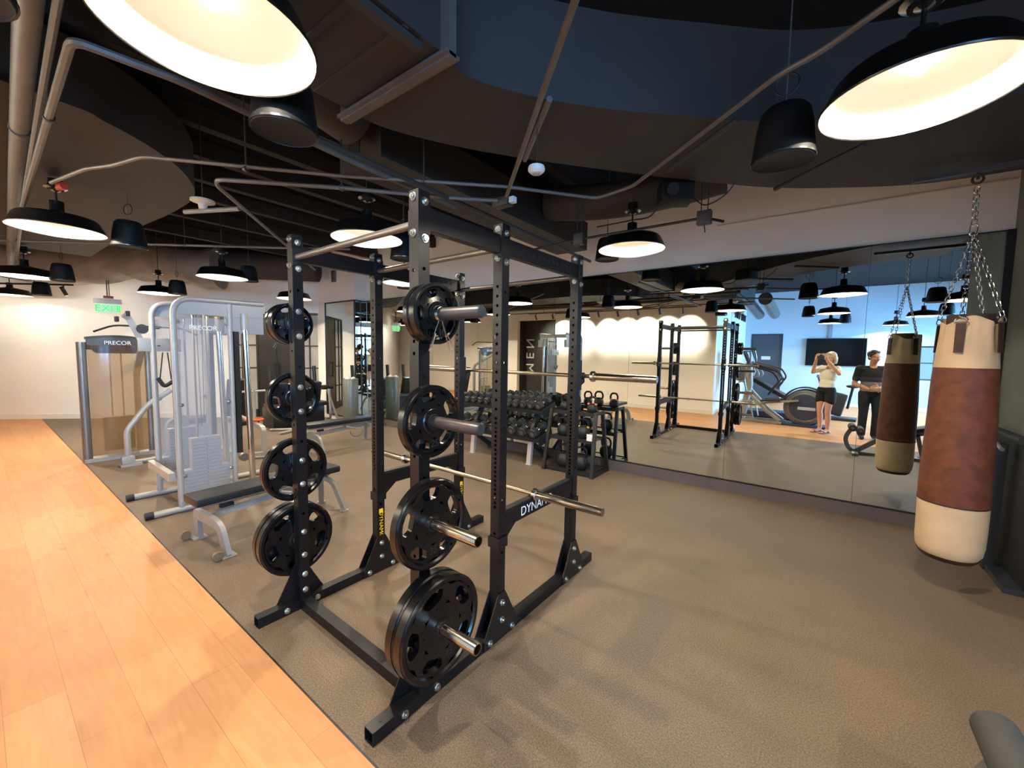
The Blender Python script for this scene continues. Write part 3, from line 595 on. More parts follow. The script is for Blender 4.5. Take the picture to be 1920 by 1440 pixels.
# second track washing the far left wall
q0, q1 = Vector((-11.6, 1.25, 2.78)), Vector((-14.3, -1.0, 2.78))
tr = thing('lighting_track', 'short black lighting track before the far left wall, left of the exit sign', 'lighting track', (q0+q1)/2); oo = (q0+q1)/2
MB(oo).tube([q0, q1], 1, sq=(.035, .03)).build('rail', frame_blk, tr, smooth=0)
MB(oo).cyl(q0.lerp(q1, .2), q0.lerp(q1, .2)+Vector((0, 0, 1.1)), .005, 6).cyl(q0.lerp(q1, .8), q0.lerp(q1, .8)+Vector((0, 0, 1.1)), .005, 6).build('hanger_rod', frame_blk, tr)
for i, t in enumerate((.42, .7, .95)):
    p = q0.lerp(q1, t); dup(tl0, '%s black track spotlight facing the far left wall, just outside the left picture edge' % ('first', 'second', 'third')[i], p, math.atan2(-.72, .69)+PI/2+PI)
for t, e in ((.05, 1.3), (.42, 1.0), (.7, .8)):
    p = q0.lerp(q1, t)+Vector((-.03, .03, -.2)); l = bpy.data.lights.new('track_light', 'SPOT'); l.energy = 17*e; l.color = (1, .93, .80); l.spot_size = 2.6; l.spot_blend = 1; l.shadow_soft_size = .05
    o = bpy.data.objects.new('track_light', l); C.objects.link(o); o.location = p; o.rotation_euler = Vector((-.72, .69, -.35)).to_track_quat('-Z', 'Y').to_euler()
dup(tl0, 'black track spotlight at the near end of the short track left of the exit sign', q0.lerp(q1, .05), math.atan2(-.72, .69)+PI/2+PI)

# ================================================================== POWER RACK
RA = -0.0122
xL, xR, y1, y2, y3, H, PS = -2.5176, -1.3918, 1.1478, 1.6957, 2.5118, 2.27, .06
hs = PS/2
def rot(x, y, z=0): return Vector((x*math.cos(RA)-y*math.sin(RA), x*math.sin(RA)+y*math.cos(RA), z))
RC = ((xL+xR)/2, 1.83, 0)
rack = thing('power_rack', 'large black six post steel power rack in the middle of the rubber floor', 'power rack', rot(*RC), RA)
def holed_panel(d, cx, cy, z0, z1, w, holes, face, t=.003, r=.0085):
    """one wall of a box tube; face = '+x','-x','+y','-y' at outer surface, round holes at heights in holes"""
    s = 1 if face[0] == '+' else -1; ax = face[1]
    def P(u, z, k):
        o = s*(w/2-k)
        return (cx+o, cy+u, z) if ax == 'x' else (cx+u, cy+o, z)
    hs_ = sorted(h for h in holes if z0+.02 < h < z1-.02); zz = z0; n = 12; hw = w/2; c = .0115
    def quad(u0, u1, za, zb):
        if zb-za < 1e-5: return
        for k in (0, t): d.bm.faces.new([d._v(P(*q, k)) for q in ((u0, za), (u1, za), (u1, zb), (u0, zb))])
    for h in hs_:
        quad(-hw, hw, zz, h-c); zz = h+c
        quad(-hw, -c, h-c, h+c); quad(c, hw, h-c, h+c)
        ring = [(r*math.cos(2*PI*(j+.5)/n), h+r*math.sin(2*PI*(j+.5)/n)) for j in range(n)]
        sqr = []
        for j in range(n):
            a = 2*PI*(j+.5)/n; q = max(abs(math.cos(a)), abs(math.sin(a))); sqr.append((c*math.cos(a)/q, h+c*math.sin(a)/q))
        cr = {1: (c, h+c), 4: (-c, h+c), 7: (-c, h-c), 10: (c, h-c)}
        for k in (0, t):
            R_ = [d._v(P(*q, k)) for q in ring]; Q_ = [d._v(P(*q, k)) for q in sqr]
            for j in range(n):
                m = (j+1) % n; f = [R_[j], Q_[j]]
                if j in cr: f.append(d._v(P(*cr[j], k)))
                f += [Q_[m], R_[m]]
                d.bm.faces.new(f)
        A = [d._v(P(*q, 0)) for q in ring]; B = [d._v(P(*q, t)) for q in ring]
        for j in range(n): d.bm.faces.new((A[j], A[(j+1) % n], B[(j+1) % n], B[j]))
    quad(-hw, hw, zz, z1)
def tube_post(cx, cy, z0, z1, w, fr, sd, off):
    d = MB(off)
    for f in ('-y', '+y'): holed_panel(d, cx, cy, z0, z1, w, fr, f)
    for f in ('-x', '+x'): holed_panel(d, cx, cy, z0, z1, w, sd, f)
    d.box(cx-w/2+.001, cx+w/2-.001, cy-w/2+.001, cy+w/2-.001, z1-.004, z1)
    bmesh.ops.remove_doubles(d.bm, verts=d.bm.verts[:], dist=.00005)
    return d
west = [1.25-.0245*k for k in range(21)]; top50 = [1.3+.05*k for k in range(14)]
BOLTS = {}
def bolt(d, p, ax, r=.013):
    """hex head bolt with washer on a face, pointing along ax"""
    ax = Vector(ax); par, off = d; key = tuple(ax)
    if key in BOLTS:
        o = bpy.data.objects.new('bolt', BOLTS[key]); C.objects.link(o); o.parent = par; o.location = Vector(p)-Vector(off); return
    d = MB(); loc = Vector(p)-Vector(off); p = Vector((0, 0, 0))
    d.lathe([(0, 0), (r*1.35, 0), (r*1.35, .003), (0, .003)], p, ax, 16)
    d.tube([p+ax*.003, p+ax*.0125], r, 6); d.lathe([(0, .0125), (r*.55, .0125), (r*.5, .017), (0, .017)], p, ax, 10)
    o = d.build('bolt', bolt_m, par, smooth=30, loc=loc); BOLTS[key] = o.data
PEGZ = (1.757, 1.308, .862, .415)
for nm, x in (('L', xL), ('R', xR)):
    for i, y in enumerate((y1, y2, y3)):
        fr = top50+west+[.61, .565] if i else [1.943, 1.646, 1.594, 1.2, 1.15, .75, .70, .31, .26]
        p = tube_post(x, y, PS, H, PS, fr, [1.92, 1.55, 1.2, .8, .5, .26] if i else [1.95, 1.5, 1.05, .6], RC).build('upright', black_steel, rack, smooth=0)
        b = (p, RC)
        for z in (2.243, 2.095): bolt(b, (x, y-hs, z), (0, -1, 0))
        if i == 2:
            for z in (2.243, 2.095): bolt(b, (x, y+hs, z), (0, 1, 0))
        for z in (2.226, 2.076): bolt(b, (x+hs, y+.004, z), (1, 0, 0)); bolt(b, (x-hs, y+.004, z), (-1, 0, 0))
        if i == 0:
            for pz in PEGZ:
                for dz in (.070, -.076):
                    for s in ((1, -1) if x == xL else (1, -1)): bolt(b, (x+s*hs+(0 if (s < 0) == (x > -2) else .008*s), y, pz+dz), (s, 0, 0))
            for z in (.215, .115): bolt(b, (x+hs, y, z), (1, 0, 0)); bolt(b, (x-hs-.006, y, z), (-1, 0, 0))
        else:
            for z in (.214, .114):
                bolt(b, (x+hs+.006, y, z), (1, 0, 0)); bolt(b, (x-hs-.006, y, z), (-1, 0, 0))
        # gusset plates at the foot
        g = MB(RC)
        for s in ((-1, 1) if i else (-1,)):
            xx = x+s*hs; a = .145
            pr = [(xx, y-a, 0.004), (xx, y+a, 0.004), (xx, y+a, .055), (xx, y+hs, .27), (xx, y-hs, .27), (xx, y-a, .055)]
            g.prism3(pr, (s*.006, 0, 0))
        q = g.build('gusset', gusset_m, rack, smooth=0)
        b = (q, RC)
        for s in ((-1, 1) if i else (-1,)):
            for dy in (-.10, .095): bolt(b, (x+s*(hs+.006), y+dy, .03), (s, 0, 0))
        if not i: bolt(b, (x+hs, y-.11, .03), (1, 0, 0)); bolt(b, (x+hs, y+.075, .03), (1, 0, 0))
    # base beam, open ended
    d = MB(RC); t = .004; a0, a1 = .88, 2.8144
    for sx0, sx1, sz0, sz1 in ((x-hs, x+hs, 0, t), (x-hs, x+hs, PS-t, PS), (x-hs, x-hs+t, t, PS-t), (x+hs-t, x+hs, t, PS-t)): d.box(sx0, sx1, a0, a1, sz0, sz1)
    d.box(x-hs+t, x+hs-t, a0+.12, a1-.12, t, PS-t)
    bb = d.build('base_beam', black_steel, rack, smooth=0)
    d = MB(RC)
    for y in (a0+.055, a1-.055): d.lathe([(0, 0), (.008, 0), (.008, .0008), (0, .0008)], (x, y, PS), (0, 0, 1), 12)
    d.build('screw_hole', rubber_matt, bb, smooth=0)
    # top side beams with holes on the far section
    d = MB(RC); d.box(x-.02, x+.02, y1+hs, y2-hs, 2.118, 2.212, .002); d.build('top_side_beam', black_steel, rack, smooth=0)
    d = MB(RC); d.box(x-.02, x+.02, y2+hs, y3-hs, 2.118, 2.205, .002); q = d.build('top_side_beam', black_steel, rack, smooth=0)
    d = MB(RC)
    for k in range(12):
        for s in (-1, 1): d.lathe([(0, 0), (.0095, 0), (.0095, .0006), (0, .0006)], (x+s*.02, y2+.12+k*.052, 2.165), (s, 0, 0), 12)
    d.build('punched_hole_row', mat('hole shadow steel', (6, 6, 7), .9), q, smooth=0)
    # connector plates at the post tops
    for y in (y1, y2, y3):
        for s in (-1, 1):
            if (y == y1 and s < 0) or (y == y3 and s > 0): continue
            MB(RC).box(x-.028, x+.028, y+s*hs, y+s*(hs+.006), 2.10, 2.23).build('connector_plate', gusset_m, rack, smooth=0)
for y, z, lab in ((y1, 2.142, None), (y2, 2.152, None), (y3, 2.13, None)):
    d = MB(RC); d.cyl((xL+hs, y, z), (xR-hs, y, z), .0165, 16)
    q = d.build('pull_up_bar', mat('satin grey bar', (132, 128, 124), .35, .8), rack)
    for xx, s in ((xL+hs, 1), (xR-hs, -1)): MB(RC).box(xx, xx+s*.006, y-.03, y+.03, z-.05, z+.05).build('end_plate', gusset_m, q, smooth=0)
d = MB(RC); d.box(xL+hs, xR-hs, y1-hs, y1+hs, 0, PS); q = d.build('rear_cross_beam', black_steel, rack, smooth=0)
for x, s, nm in ((xR, 1, 'R'), (xL, -1, 'L')):
    for pz in PEGZ:
        d = MB(RC); d.box(x+s*hs, x+s*(hs+.008), y1-hs, y1+hs, pz-.10, pz+.10, .002)
        d.lathe([(.0, 0), (.0248, 0), (.0248, .318), (.0235, .322), (.020, .322), (.020, .24), (0, .24)], (x+s*hs, y1, pz), (s, 0, 0), 28)
        up_ = pz > 1.2
        pg = d.build('weight_peg', mat('dark grip sleeve', (72, 64, 60), .38, .3, .15, 60) if up_ else sleeve_m, rack)
        if up_: MB(RC).lathe([(0, .318), (.0235, .318), (.024, .326), (.021, .331), (0, .332)], (x+s*hs, y1, pz), (s, 0, 0), 24).build('end_cap', mat('grey end cap', (46, 50, 52), .4), pg)
# name stickers on the middle and far posts
def sticker(x, y, z0, z1, parent):
    t = text('name_sticker', 'DYNAMO', .046, yellow_tx, parent, Vector((x+hs+.001, y, (z0+z1)/2-.022))-Vector(RC), Matrix((Vector((0, 0, -1)), Vector((0, 1, 0)), Vector((1, 0, 0)))).transposed().to_euler(), .0003)
    d = MB(RC); d.box(x+hs, x+hs+.0012, y-.016, y+.016, z1-.036, z1-.004); d.build('name_sticker', yellow_tx, parent, smooth=0)
for x, y in ((xL, y2), (xL, y3)): sticker(x, y, .27, .47, rack)
t = text('number_sticker', '1', .03, white_tx, rack, Vector((xR-.012, y2-hs-.001, 1.685))-Vector(RC), (PI/2, 0, 0), .0003)
# safety arms
for x, lab, nm in ((xR, 'black safety spotter arm with white lettering on the near right rack posts', 'R'), (xL, 'black safety spotter arm between the left rack posts', 'L')):
    o = (x, 2.1, .70); a = thing('safety_arm', lab, 'safety arm', rot(*o), RA, 'rack safety arms')
    MB(o).box(x-.028, x+.028, y2+hs+.004, y3-hs-.004, .632, .716, .002).build('beam', black_steel, a, smooth=0)
    MB(o).box(x-.02, x+.02, y2+hs+.01, y3-hs-.01, .716, .7272, .001).build('wear_strip', rubber_matt, a, smooth=0)
    for y, s in ((y2, 1), (y3, -1)):
        d = MB(o); e = hs+.004
        for x0, x1, ya, yb in ((x-e-.005, x-e, y-e-.005, y+e+.005), (x+e, x+e+.005, y-e-.005, y+e+.005), (x-e, x+e, y-e-.005, y-e), (x-e, x+e, y+e, y+e+.005)): d.box(x0, x1, ya, yb, .53, .59)
        d.prism3([(x-.02, y+s*e, .55), (x-.02, y+s*(e+.10), .626), (x-.02, y+s*e, .70)], (.04, 0, 0)); d.build('bracket', gusset_m, a, smooth=0)
    if nm == 'R': text('lettering', 'DYNAMO', .078, white_tx, a, Vector((x+.029, 2.04, .675))-Vector(o), (PI/2, 0, PI/2), .0004)
for x, lab in ((xR, 'black hooked bar holder on the right far post'), (xL, 'black hooked bar holder on the left far post')):
    o = (x, y3, 1.42); a = thing('bar_holder', lab, 'bar holder', rot(*o), RA, 'rack bar holders')
    e = hs+.002
    d = MB(o); d.box(x+e, x+e+.006, y3-.03, y3+e+.01, 1.35, 1.56, .001); d.box(x-e, x+e+.006, y3+e, y3+e+.01, 1.36, 1.55, .001); d.build('plate', gusset_m, a, smooth=0)
    d = MB(o); d.prism3([(x-.022, y3+e+.01, 1.37), (x-.022, y3+e+.085, 1.40), (x-.022, y3+e+.085, 1.47), (x-.022, y3+e+.075, 1.47), (x-.022, y3+e+.07, 1.425), (x-.022, y3+e+.01, 1.42)], (.044, 0, 0)); d.build('hook', rubber_matt, a, smooth=0)
# barbells
def barbell(cx, y, z, label, ends):
    x0, x1 = ends; o = ((x0+x1)/2, y, z); a = thing('barbell', label, 'barbell', rot(*o), RA)
    ca, cb = x0+.44, x1-.44
    MB(o).cyl((ca, y, z), (cb, y, z), .0142, 16).build('shaft', mat('knurled steel shaft', (178, 168, 150), .28, 1.0), a)
    for xx, xe, s in ((ca, x0, -1), (cb, x1, 1)):
        q = MB(o).lathe([(0, 0), (.0248, 0), (.0248, .40), (.023, .425), (.0235, .428), (.0235, .44), (0, .44)], (xx, y, z), (s, 0, 0), 24).build('sleeve', sleeve_m, a)
        MB(o).lathe([(.0145, -.022), (.03, -.022), (.037, -.015), (.037, .006), (.030, .012), (.0145, .012)], (xx, y, z), (s, 0, 0), 24, closed=True).build('collar', chrome, a)
barbell(0, 2.60, 1.447, 'upper steel barbell racked on the hooks at chest height', (-3.03, -.845))
barbell(0, 2.02, .7415, 'lower steel barbell lying across the safety arms', (-3.07, -.92))

# weight plates with five grip openings
def plate_mesh(R, T, m=None):
    d = MB(); N = 20; sec = 5; r1, r2 = .46*R, .855*R
    def hz(r):
        k = r/R
        if k > .97: return T*.36
        if k > .88: return T*.5
        if k > .84: return T*.34
        if r < .028: return T*.46
        if r < .05: return T*.52
        if k < .26: return T*.45
        if k < .56: return T*(.45-.17*(k-.26)/.30)
        return T*.27
    def P(r, th, s): return d._v((s*hz(r), r*math.cos(th), r*math.sin(th)))
    for s in (-1, 1):
        def ringquad(ra, rb, n=100, za=None, zb=None):
            for j in range(n):
                a0, a1 = 2*PI*j/n, 2*PI*(j+1)/n
                q = [(ra, a0), (rb, a0), (rb, a1), (ra, a1)]
                d.bm.faces.new([P(*p, s) for p in q])
        rr = [.0255, .03, .049, .054, .26*R, .30*R, .35*R, .40*R, r1]; rr = sorted(set(x for x in rr if x <= r1))
        for ra, rb in zip(rr, rr[1:]): ringquad(ra, rb)
        rr = [r2, .89*R, .96*R, .985*R, R]
        for ra, rb in zip(rr, rr[1:]): ringquad(ra, rb)
        W = 2*PI/sec
        for k in range(sec):
            c = PI/2+k*W; hole = []; rect = []; rc_, rh = (r1+r2)/2+.022*R, (r2-r1)/2*.66; wh = W*.27
            for j in range(N):
                a = 2*PI*j/N; ca, sa = math.cos(a), math.sin(a); e = .62
                u = abs(ca)**e*(1 if ca > 0 else -1); v = abs(sa)**e*(1 if sa > 0 else -1)
                u *= wh*(1+.10*v); hole.append((rc_+rh*v, c+u))
                q = max(abs(ca), abs(sa)); rect.append(((r1+r2)/2+(r2-r1)/2*sa/q, c+W/2*ca/q))
            # snap rectangle samples onto the 100-gon of the neighbouring rings
            for j in range(N):
                m_ = (j+1) % N
                d.bm.faces.new([P(*rect[j], s), P(*rect[m_], s), P(*hole[m_], s), P(*hole[j], s)])
            if s == 1:
                for j in range(N):
                    m_ = (j+1) % N
                    d.bm.faces.new([P(*hole[j], 1), P(*hole[m_], 1), P(*hole[m_], -1), P(*hole[j], -1)])
    n = 100
    for j in range(n):
        a0, a1 = 2*PI*j/n, 2*PI*(j+1)/n
        d.bm.faces.new([P(R, a0, 1), P(R, a1, 1), P(R, a1, -1), P(R, a0, -1)])
        d.bm.faces.new([P(.0255, a0, 1), P(.0255, a1, 1), P(.0255, a1, -1), P(.0255, a0, -1)])
    bmesh.ops.remove_doubles(d.bm, verts=d.bm.verts[:], dist=.0002)
    return d
pm = {}
def plate(R, T, x, z, spin, label, s=1):
    key = (R, T)
    a = thing('weight_plate', label, 'weight plate', rot(x, y1, z), RA)
    if key not in pm:
        q = plate_mesh(R, T).build('disc', rubber, a, smooth=42); r_ = MB().lathe([(.0252, -T*.47), (.031, -T*.535), (.033, -T*.52), (.033, T*.52), (.031, T*.535), (.0252, T*.47)], (0, 0, 0), (1, 0, 0), 28, closed=True).build('steel_bushing', mat('dull bushing steel', (70, 68, 66), .4, .8), a)
        pm[key] = (q.data, r_.data)
    else:
        for nm, me in zip(('disc', 'steel_bushing'), pm[key]): o = bpy.data.objects.new(nm, me); C.objects.link(o); o.parent = a
    for ch in a.children: ch.rotation_euler = (spin, 0, 0)
    # small moulded characters on the face
    k = text('moulded_number', {.225: '45', .195: '35', .155: '25', .125: '10'}[R], .045, mat('moulded rubber mark', (34, 36, 40), .3), a, (s*T*.28, 0, 0), (PI/2, 0, s*PI/2), .0008)
    k.parent = a; k.location = Matrix.Rotation(spin, 3, 'X') @ Vector((s*T*.285, 0, -R*.63))
    return a
XR0, XL0 = xR+hs+.008, xL-hs-.008
plate(.125, .034, XR0+.022, PEGZ[0]+.002-.0, .1, 'small inner weight plate on the top right peg, behind its twin')
plate(.125, .040, XR0+.062, PEGZ[0]+.002, .35, 'small outer weight plate with spring clip on the top right peg')
plate(.155, .046, XR0+.030, PEGZ[1]+.0, .15, 'medium weight plate alone on the second right peg from the top')
plate(.195, .050, XR0+.030, PEGZ[2]+.0, .05, 'large weight plate alone on the third right peg')
plate(.225, .052, XR0+.034, PEGZ[3]+.0, .9, 'biggest weight plate on the lowest right peg, inner of two')
plate(.225, .052, XR0+.090, PEGZ[3]+.0, .3, 'biggest weight plate on the lowest right peg, outer of two')
plate(.125, .060, XL0-.034, PEGZ[0]+.0, .4, 'small inner weight plate on the top left peg', -1)
plate(.125, .040, XL0-.09, PEGZ[0]+.0, .1, 'small outer weight plate on the top left peg', -1)
plate(.155, .046, XL0-.030, PEGZ[1]+.0, .5, 'medium weight plate on the second left peg from the top', -1)
plate(.195, .050, XL0-.030, PEGZ[2]+.0, .2, 'large weight plate on the third left peg, over the flat bench', -1)
plate(.225, .052, XL0-.032, PEGZ[3]+.0, .6, 'biggest weight plate on the lowest left peg, inner of two', -1)
plate(.225, .052, XL0-.088, PEGZ[3]+.0, .1, 'biggest weight plate on the lowest left peg, outer of two', -1)
# spring clips
def clip(x, z, label, s):
    a = thing('spring_clip', label, 'barbell clip', rot(x, y1, z), RA)
    pts = [(s*(.003*t/(2*PI)*1.5), .028*math.cos(t-PI/2), .028*math.sin(t-PI/2)) for t in [i*PI/10 for i in range(-1, 62)]]
    d = MB(); d.tube(pts, .0022, 8)
    for sg in (-1, 1):
        p0 = Vector((s*.004+sg*.004, sg*.006, -.028)); p1 = Vector((s*.0, sg*.058, -.15)); p2 = Vector((s*.02, sg*.062, -.14)); p3 = Vector((s*.012, sg*.03, -.08))
        d.tube([p0, p1, p2, p3], .0022, 8)
    d.build('spring', chrome, a)
clip(XR0+.088, PEGZ[0], 'steel spring clip gripping the top right peg in front of the small plates', 1)
clip(XL0-.115, PEGZ[0], 'steel spring clip on the top left peg', -1)

# ================================================================== PUNCHING BAG
bagp = (.785, 4.0, 0)
bg = thing('punching_bag', 'brown and cream leather punching bag hanging in front of the mirror', 'punching bag', (bagp[0], bagp[1], .24))
tan = mat('cream leather', (206, 176, 140), .62, 0, .08, 8, .3, 60); brn = mat('worn brown leather', (100, 50, 29), .6, 0, .3, 16, .8, 22); dkb = mat('dark brown leather', (60, 34, 22), .55, 0, .2, 20)
def bagprof(z):  # radius along height 0..1.66
    pts = [(0, .10), (.02, .140), (.06, .163), (.12, .170), (.5, .174), (.9, .166), (1.2, .158), (1.31, .152), (1.5, .138), (1.6, .132), (1.65, .130)]
    for (a, ra), (b_, rb) in zip(pts, pts[1:]):
        if a <= z <= b_: return ra+(rb-ra)*(z-a)/(b_-a)
    return pts[-1][1]
def bagsec(z0, z1, k, wr=0.0, top=False):
    d = MB(); n = 56; rings = []
    for i in range(k+1):
        z = z0+(z1-z0)*i/k; ring = []
        for j in range(n):
            a = 2*PI*j/n; r = bagprof(z)+wr*max(0, (z-z0)/(z1-z0))*(.011*math.sin(5*a+1)+.006*math.sin(11*a))+.0016*math.sin(3*a+z*9)
            zz = z+(.028*math.sin(3*a+.4)*((z-z0)/(z1-z0))**3 if top else 0)
            ring.append(d._v((r*math.cos(a), r*math.sin(a), zz)))
        rings.append(ring)
    for A, B in zip(rings, rings[1:]):
        for j in range(n): d.bm.faces.new((A[j], A[(j+1) % n], B[(j+1) % n], B[j]))
    return d
bagsec(.03, .395, 12).build('lower_band', tan, bg, smooth=60)
bagsec(.395, 1.31, 26).build('body', brn, bg, smooth=60)
bagsec(1.31, 1.62, 16, 1.0, True).build('upper_band', tan, bg, smooth=60)
MB().lathe([(0, -.012), (.08, -.01), (.13, .0), (.148, .02), (.155, .032), (.13, .034), (0, .034)], n=40).build('base_cap', dkb, bg, smooth=60)
MB().lathe([(0, 1.50), (.06, 1.53), (.09, 1.56), (.106, 1.61), (.108, 1.66), (.111, 1.66), (.109, 1.60), (.10, 1.50), (0, 1.49)], n=40).build('top_lining', dkb, bg, smooth=60)
MB().lathe([(.1755, .39), (.1768, .395), (.1755, .40)], n=48).build('seam', dkb, bg)
def torus_link(d, c, ax1, ax2, L, W, r):
    """one chain link: stadium along ax1, width along ax2"""
    c = Vector(c); a = Vector(ax1).normalized(); b_ = Vector(ax2).normalized(); pts = []
    for i in range(12):
        t = 2*PI*i/12; pts.append(c+a*((L/2-W/2)*(1 if math.cos(t) > 0 else -1)+W/2*math.cos(t))+b_*(W/2*math.sin(t)))
    d.tube(pts, r, 6, closed=True)
ap = Vector((-.02, .03, 2.20)); top = Vector((-.02, .05, 2.52))
for k, ang in enumerate((-2.02, -.72, 1.0, 2.6)):
    st = Vector((.128*math.cos(ang), .128*math.sin(ang), 1.585)); n_ = 18
    d = MB(); ca, sa = math.cos(ang), math.sin(ang); tg = Vector((-sa, ca, 0))
    rr = bagprof(1.5)+.012
    d.prism3([Vector((rr*ca, rr*sa, 1.60))-tg*.024, Vector((rr*ca, rr*sa, 1.60))+tg*.024, Vector(((rr+.008)*ca, (rr+.008)*sa, 1.41))+tg*.022, Vector(((rr+.008)*ca, (rr+.008)*sa, 1.41))-tg*.022], (ca*.005, sa*.005, 0))
    d.build('strap', dkb, bg, smooth=0)
    d = MB(); rc = Vector(((rr+.004)*ca, (rr+.004)*sa, 1.612)); pts = [rc+tg*(.032*math.sin(t))+Vector((0, 0, .03*max(-.25, math.cos(t)))) for t in [2*PI*i/14 for i in range(14)]]; d.tube(pts, .0035, 6, closed=True)
    d.build('d_ring', chrome, bg)
    d = MB(); st = rc+Vector((0, 0, .03))
    dr_ = (ap-st); L = dr_.length; dr_.normalize(); x_, y_ = d.frame(dr_)
    for i in range(n_):
        torus_link(d, st+dr_*(L*(i+.5)/n_), dr_, x_ if i % 2 else y_, L/n_*1.35, .020, .0027)
    d.build('chain', chrome, bg)
d = MB(); torus_link(d, ap+Vector((0, 0, .02)), (0, 0, 1), (1, 0, 0), .075, .036, .004)
dr_ = top-ap; L = dr_.length; dr_.normalize(); x_, y_ = d.frame(dr_)
for i in range(9): torus_link(d, ap+dr_*(.06+(L-.08)*(i+.3)/9), dr_, x_ if i % 2 else y_, .048, .026, .0033)
d.build('chain', chrome, bg)
MB().tube([top+Vector((.0, .028*math.sin(t), .0+.028*math.cos(t))) if False else top+Vector((.026*math.sin(t), 0, .03+.026*math.cos(t))) for t in [2*PI*i/16 for i in range(16)]], .007, 8, closed=True).build('eye_ring', mat('dark eye bolt', (60, 56, 52), .35, .8), bg)
tag(MB((.7, 4.05, 2.85)).box(.45, 1.2, 4.035, 4.065, 2.835, 2.865).cyl((.765, 4.05, 2.79), (.765, 4.05, 2.84), .008, 8).build('support_strut', pipe_dk, loc=(.7, 4.05, 2.85), smooth=0), 'pale metal strut under the curved duct carrying the punching bag', 'strut')

# ================================================================== DUMBBELLS AND KETTLEBELLS
dbr = thing('dumbbell_rack', 'two tier black dumbbell rack with pale steel feet before the mirror', 'dumbbell rack', (-3.9, 4.85, 0)); o_ = (-3.9, 4.85, 0)
tl = math.radians(16)
def tray(y, z, wdt, nm):
    d = MB(o_); c, s = math.cos(tl), math.sin(tl)
    for k, off in enumerate((-wdt/2, wdt/2)): d.obox((-3.9, y+off*c, z+off*s), (1.72, .045, .05), RX(tl))
    d.obox((-3.9, y, z-.03), (1.72, wdt, .006), RX(tl)); d.build(nm, rubber_matt, dbr, smooth=0)
tray(4.92, .80, .22, 'upper_tray'); tray(4.83, .415, .24, 'lower_tray')
for x in (-4.36, -3.26):
    d = MB(o_); d.tube([(x, 4.77, .0), (x, 4.81, .36)], 1, sq=(.05, .07)); d.box(x-.045, x+.045, 4.735, 4.805, 0, .008); q = d.build('front_foot', mat('pale steel foot', (196, 190, 184), .35, .4), dbr, smooth=0)
    MB(o_).tube([(x, 4.77, .36), (x, 5.16, .98)], 1, sq=(.05, .08)).build('upright', rubber_matt, dbr, smooth=0)
    MB(o_).tube([(x, 4.84, .30), (x, 5.22, .05)], 1, sq=(.05, .06)).box(x-.04, x+.04, 5.18, 5.26, 0, .05).build('rear_foot', rubber_matt, dbr, smooth=0)
for x in (-4.77, -3.03):
    d = MB(o_); d.obox((x, 4.92, .795), (.012, .34, .13), RX(tl), .004); d.build('end_plate', rubber_matt, dbr, smooth=0)
    d = MB(o_); d.obox((x, 4.83, .41), (.012, .36, .14), RX(tl), .004); d.build('end_plate', rubber_matt, dbr, smooth=0)
def hexhead(d, c, ax, r, L):
    c = Vector(c); ax = Vector(ax); d.tube([c-ax*L/2, c-ax*(L/2-.012), c+ax*(L/2-.012), c+ax*L/2], [r*.86, r, r, r*.86], 6, ref=(1, 0, .3))
ordn = ['first', 'second', 'third', 'fourth', 'fifth', 'sixth', 'seventh', 'eighth', 'ninth', 'tenth', 'eleventh', 'twelfth']
def dumbbell(x, y, z, r, L, label, grp):
    a = thing('dumbbell', label, 'dumbbell', (x, y, z), 0, grp); a.rotation_euler = (tl, 0, 0)
    for s in (-1, 1):
        d = MB(); hexhead(d, (0, s*(.065+L/2), 0), (0, 1, 0), r, L); h_ = d.build('head', hex_m, a, smooth=0)
        MB().lathe([(0, 0), (r*.42, 0), (r*.42, .002), (0, .002)], (0, s*(.065+L), 0), (0, s, 0), 16).build('end_disc', mat('dull grey disc', (96, 92, 88), .4, .3), h_, smooth=0)
    MB().cyl((0, -.068, 0), (0, .068, 0), .015, 10).build('handle', chrome, a)
for i in range(12): dumbbell(-3.13-.138*i, 4.915, .80+.030+.045+.0015*(12-i), .054+.0008*(12-i), .08, '%s hex dumbbell from the right on the upper tier of the rack' % ordn[i], 'hex dumbbells on the upper tier')
for i in range(9): dumbbell(-3.15-.186*i, 4.825, .415+.033+.068-.0012*i, .076-.0016*i, .10, '%s large hex dumbbell from the right on the lower tier of the rack' % ordn[i], 'hex dumbbells on the lower tier')

kbr = thing('kettlebell_rack', 'small three tier black steel kettlebell rack with slanted legs', 'kettlebell rack', (-2.6, 4.95, 0)); o_ = (-2.6, 4.95, 0)
for x in (-2.98, -2.25):
    s = 1 if x < -2.6 else -1; xt = x+s*.03
    MB(o_).tube([(x, 4.72, .0), (xt, 4.86, .84)], 1, sq=(.035, .045)).build('leg', frame_blk, kbr, smooth=0); MB(o_).tube([(x, 5.20, .0), (xt, 5.06, .84)], 1, sq=(.035, .045)).build('leg', frame_blk, kbr, smooth=0)
    MB(o_).box(x-.018, x+.018, 4.72, 5.2, 0, .04).build('foot_rail', frame_blk, kbr, smooth=0)
    MB(o_).box(xt-.018, xt+.018, 4.85, 5.08, .80, .84).build('top_rail', frame_blk, kbr, smooth=0)
for z, ya, yb in ((.04, 4.74, 5.18), (.46, 4.80, 5.12), (.81, 4.86, 5.06)):
    d = MB(o_); d.box(-2.95, -2.28, ya, yb, z, z+.008); d.box(-2.95, -2.28, ya-.004, ya, z-.03, z+.022); d.box(-2.95, -2.28, yb, yb+.004, z-.03, z+.022); d.build('shelf', frame_blk, kbr, smooth=0)
tag(MB((-2.33, 4.79, .52)).box(-2.37, -2.29, 4.79, 4.793, .47, .56).build('shelf_card', white_pl, loc=(-2.33, 4.79, .52), smooth=0), 'small white card on the middle shelf of the kettlebell rack', 'card')
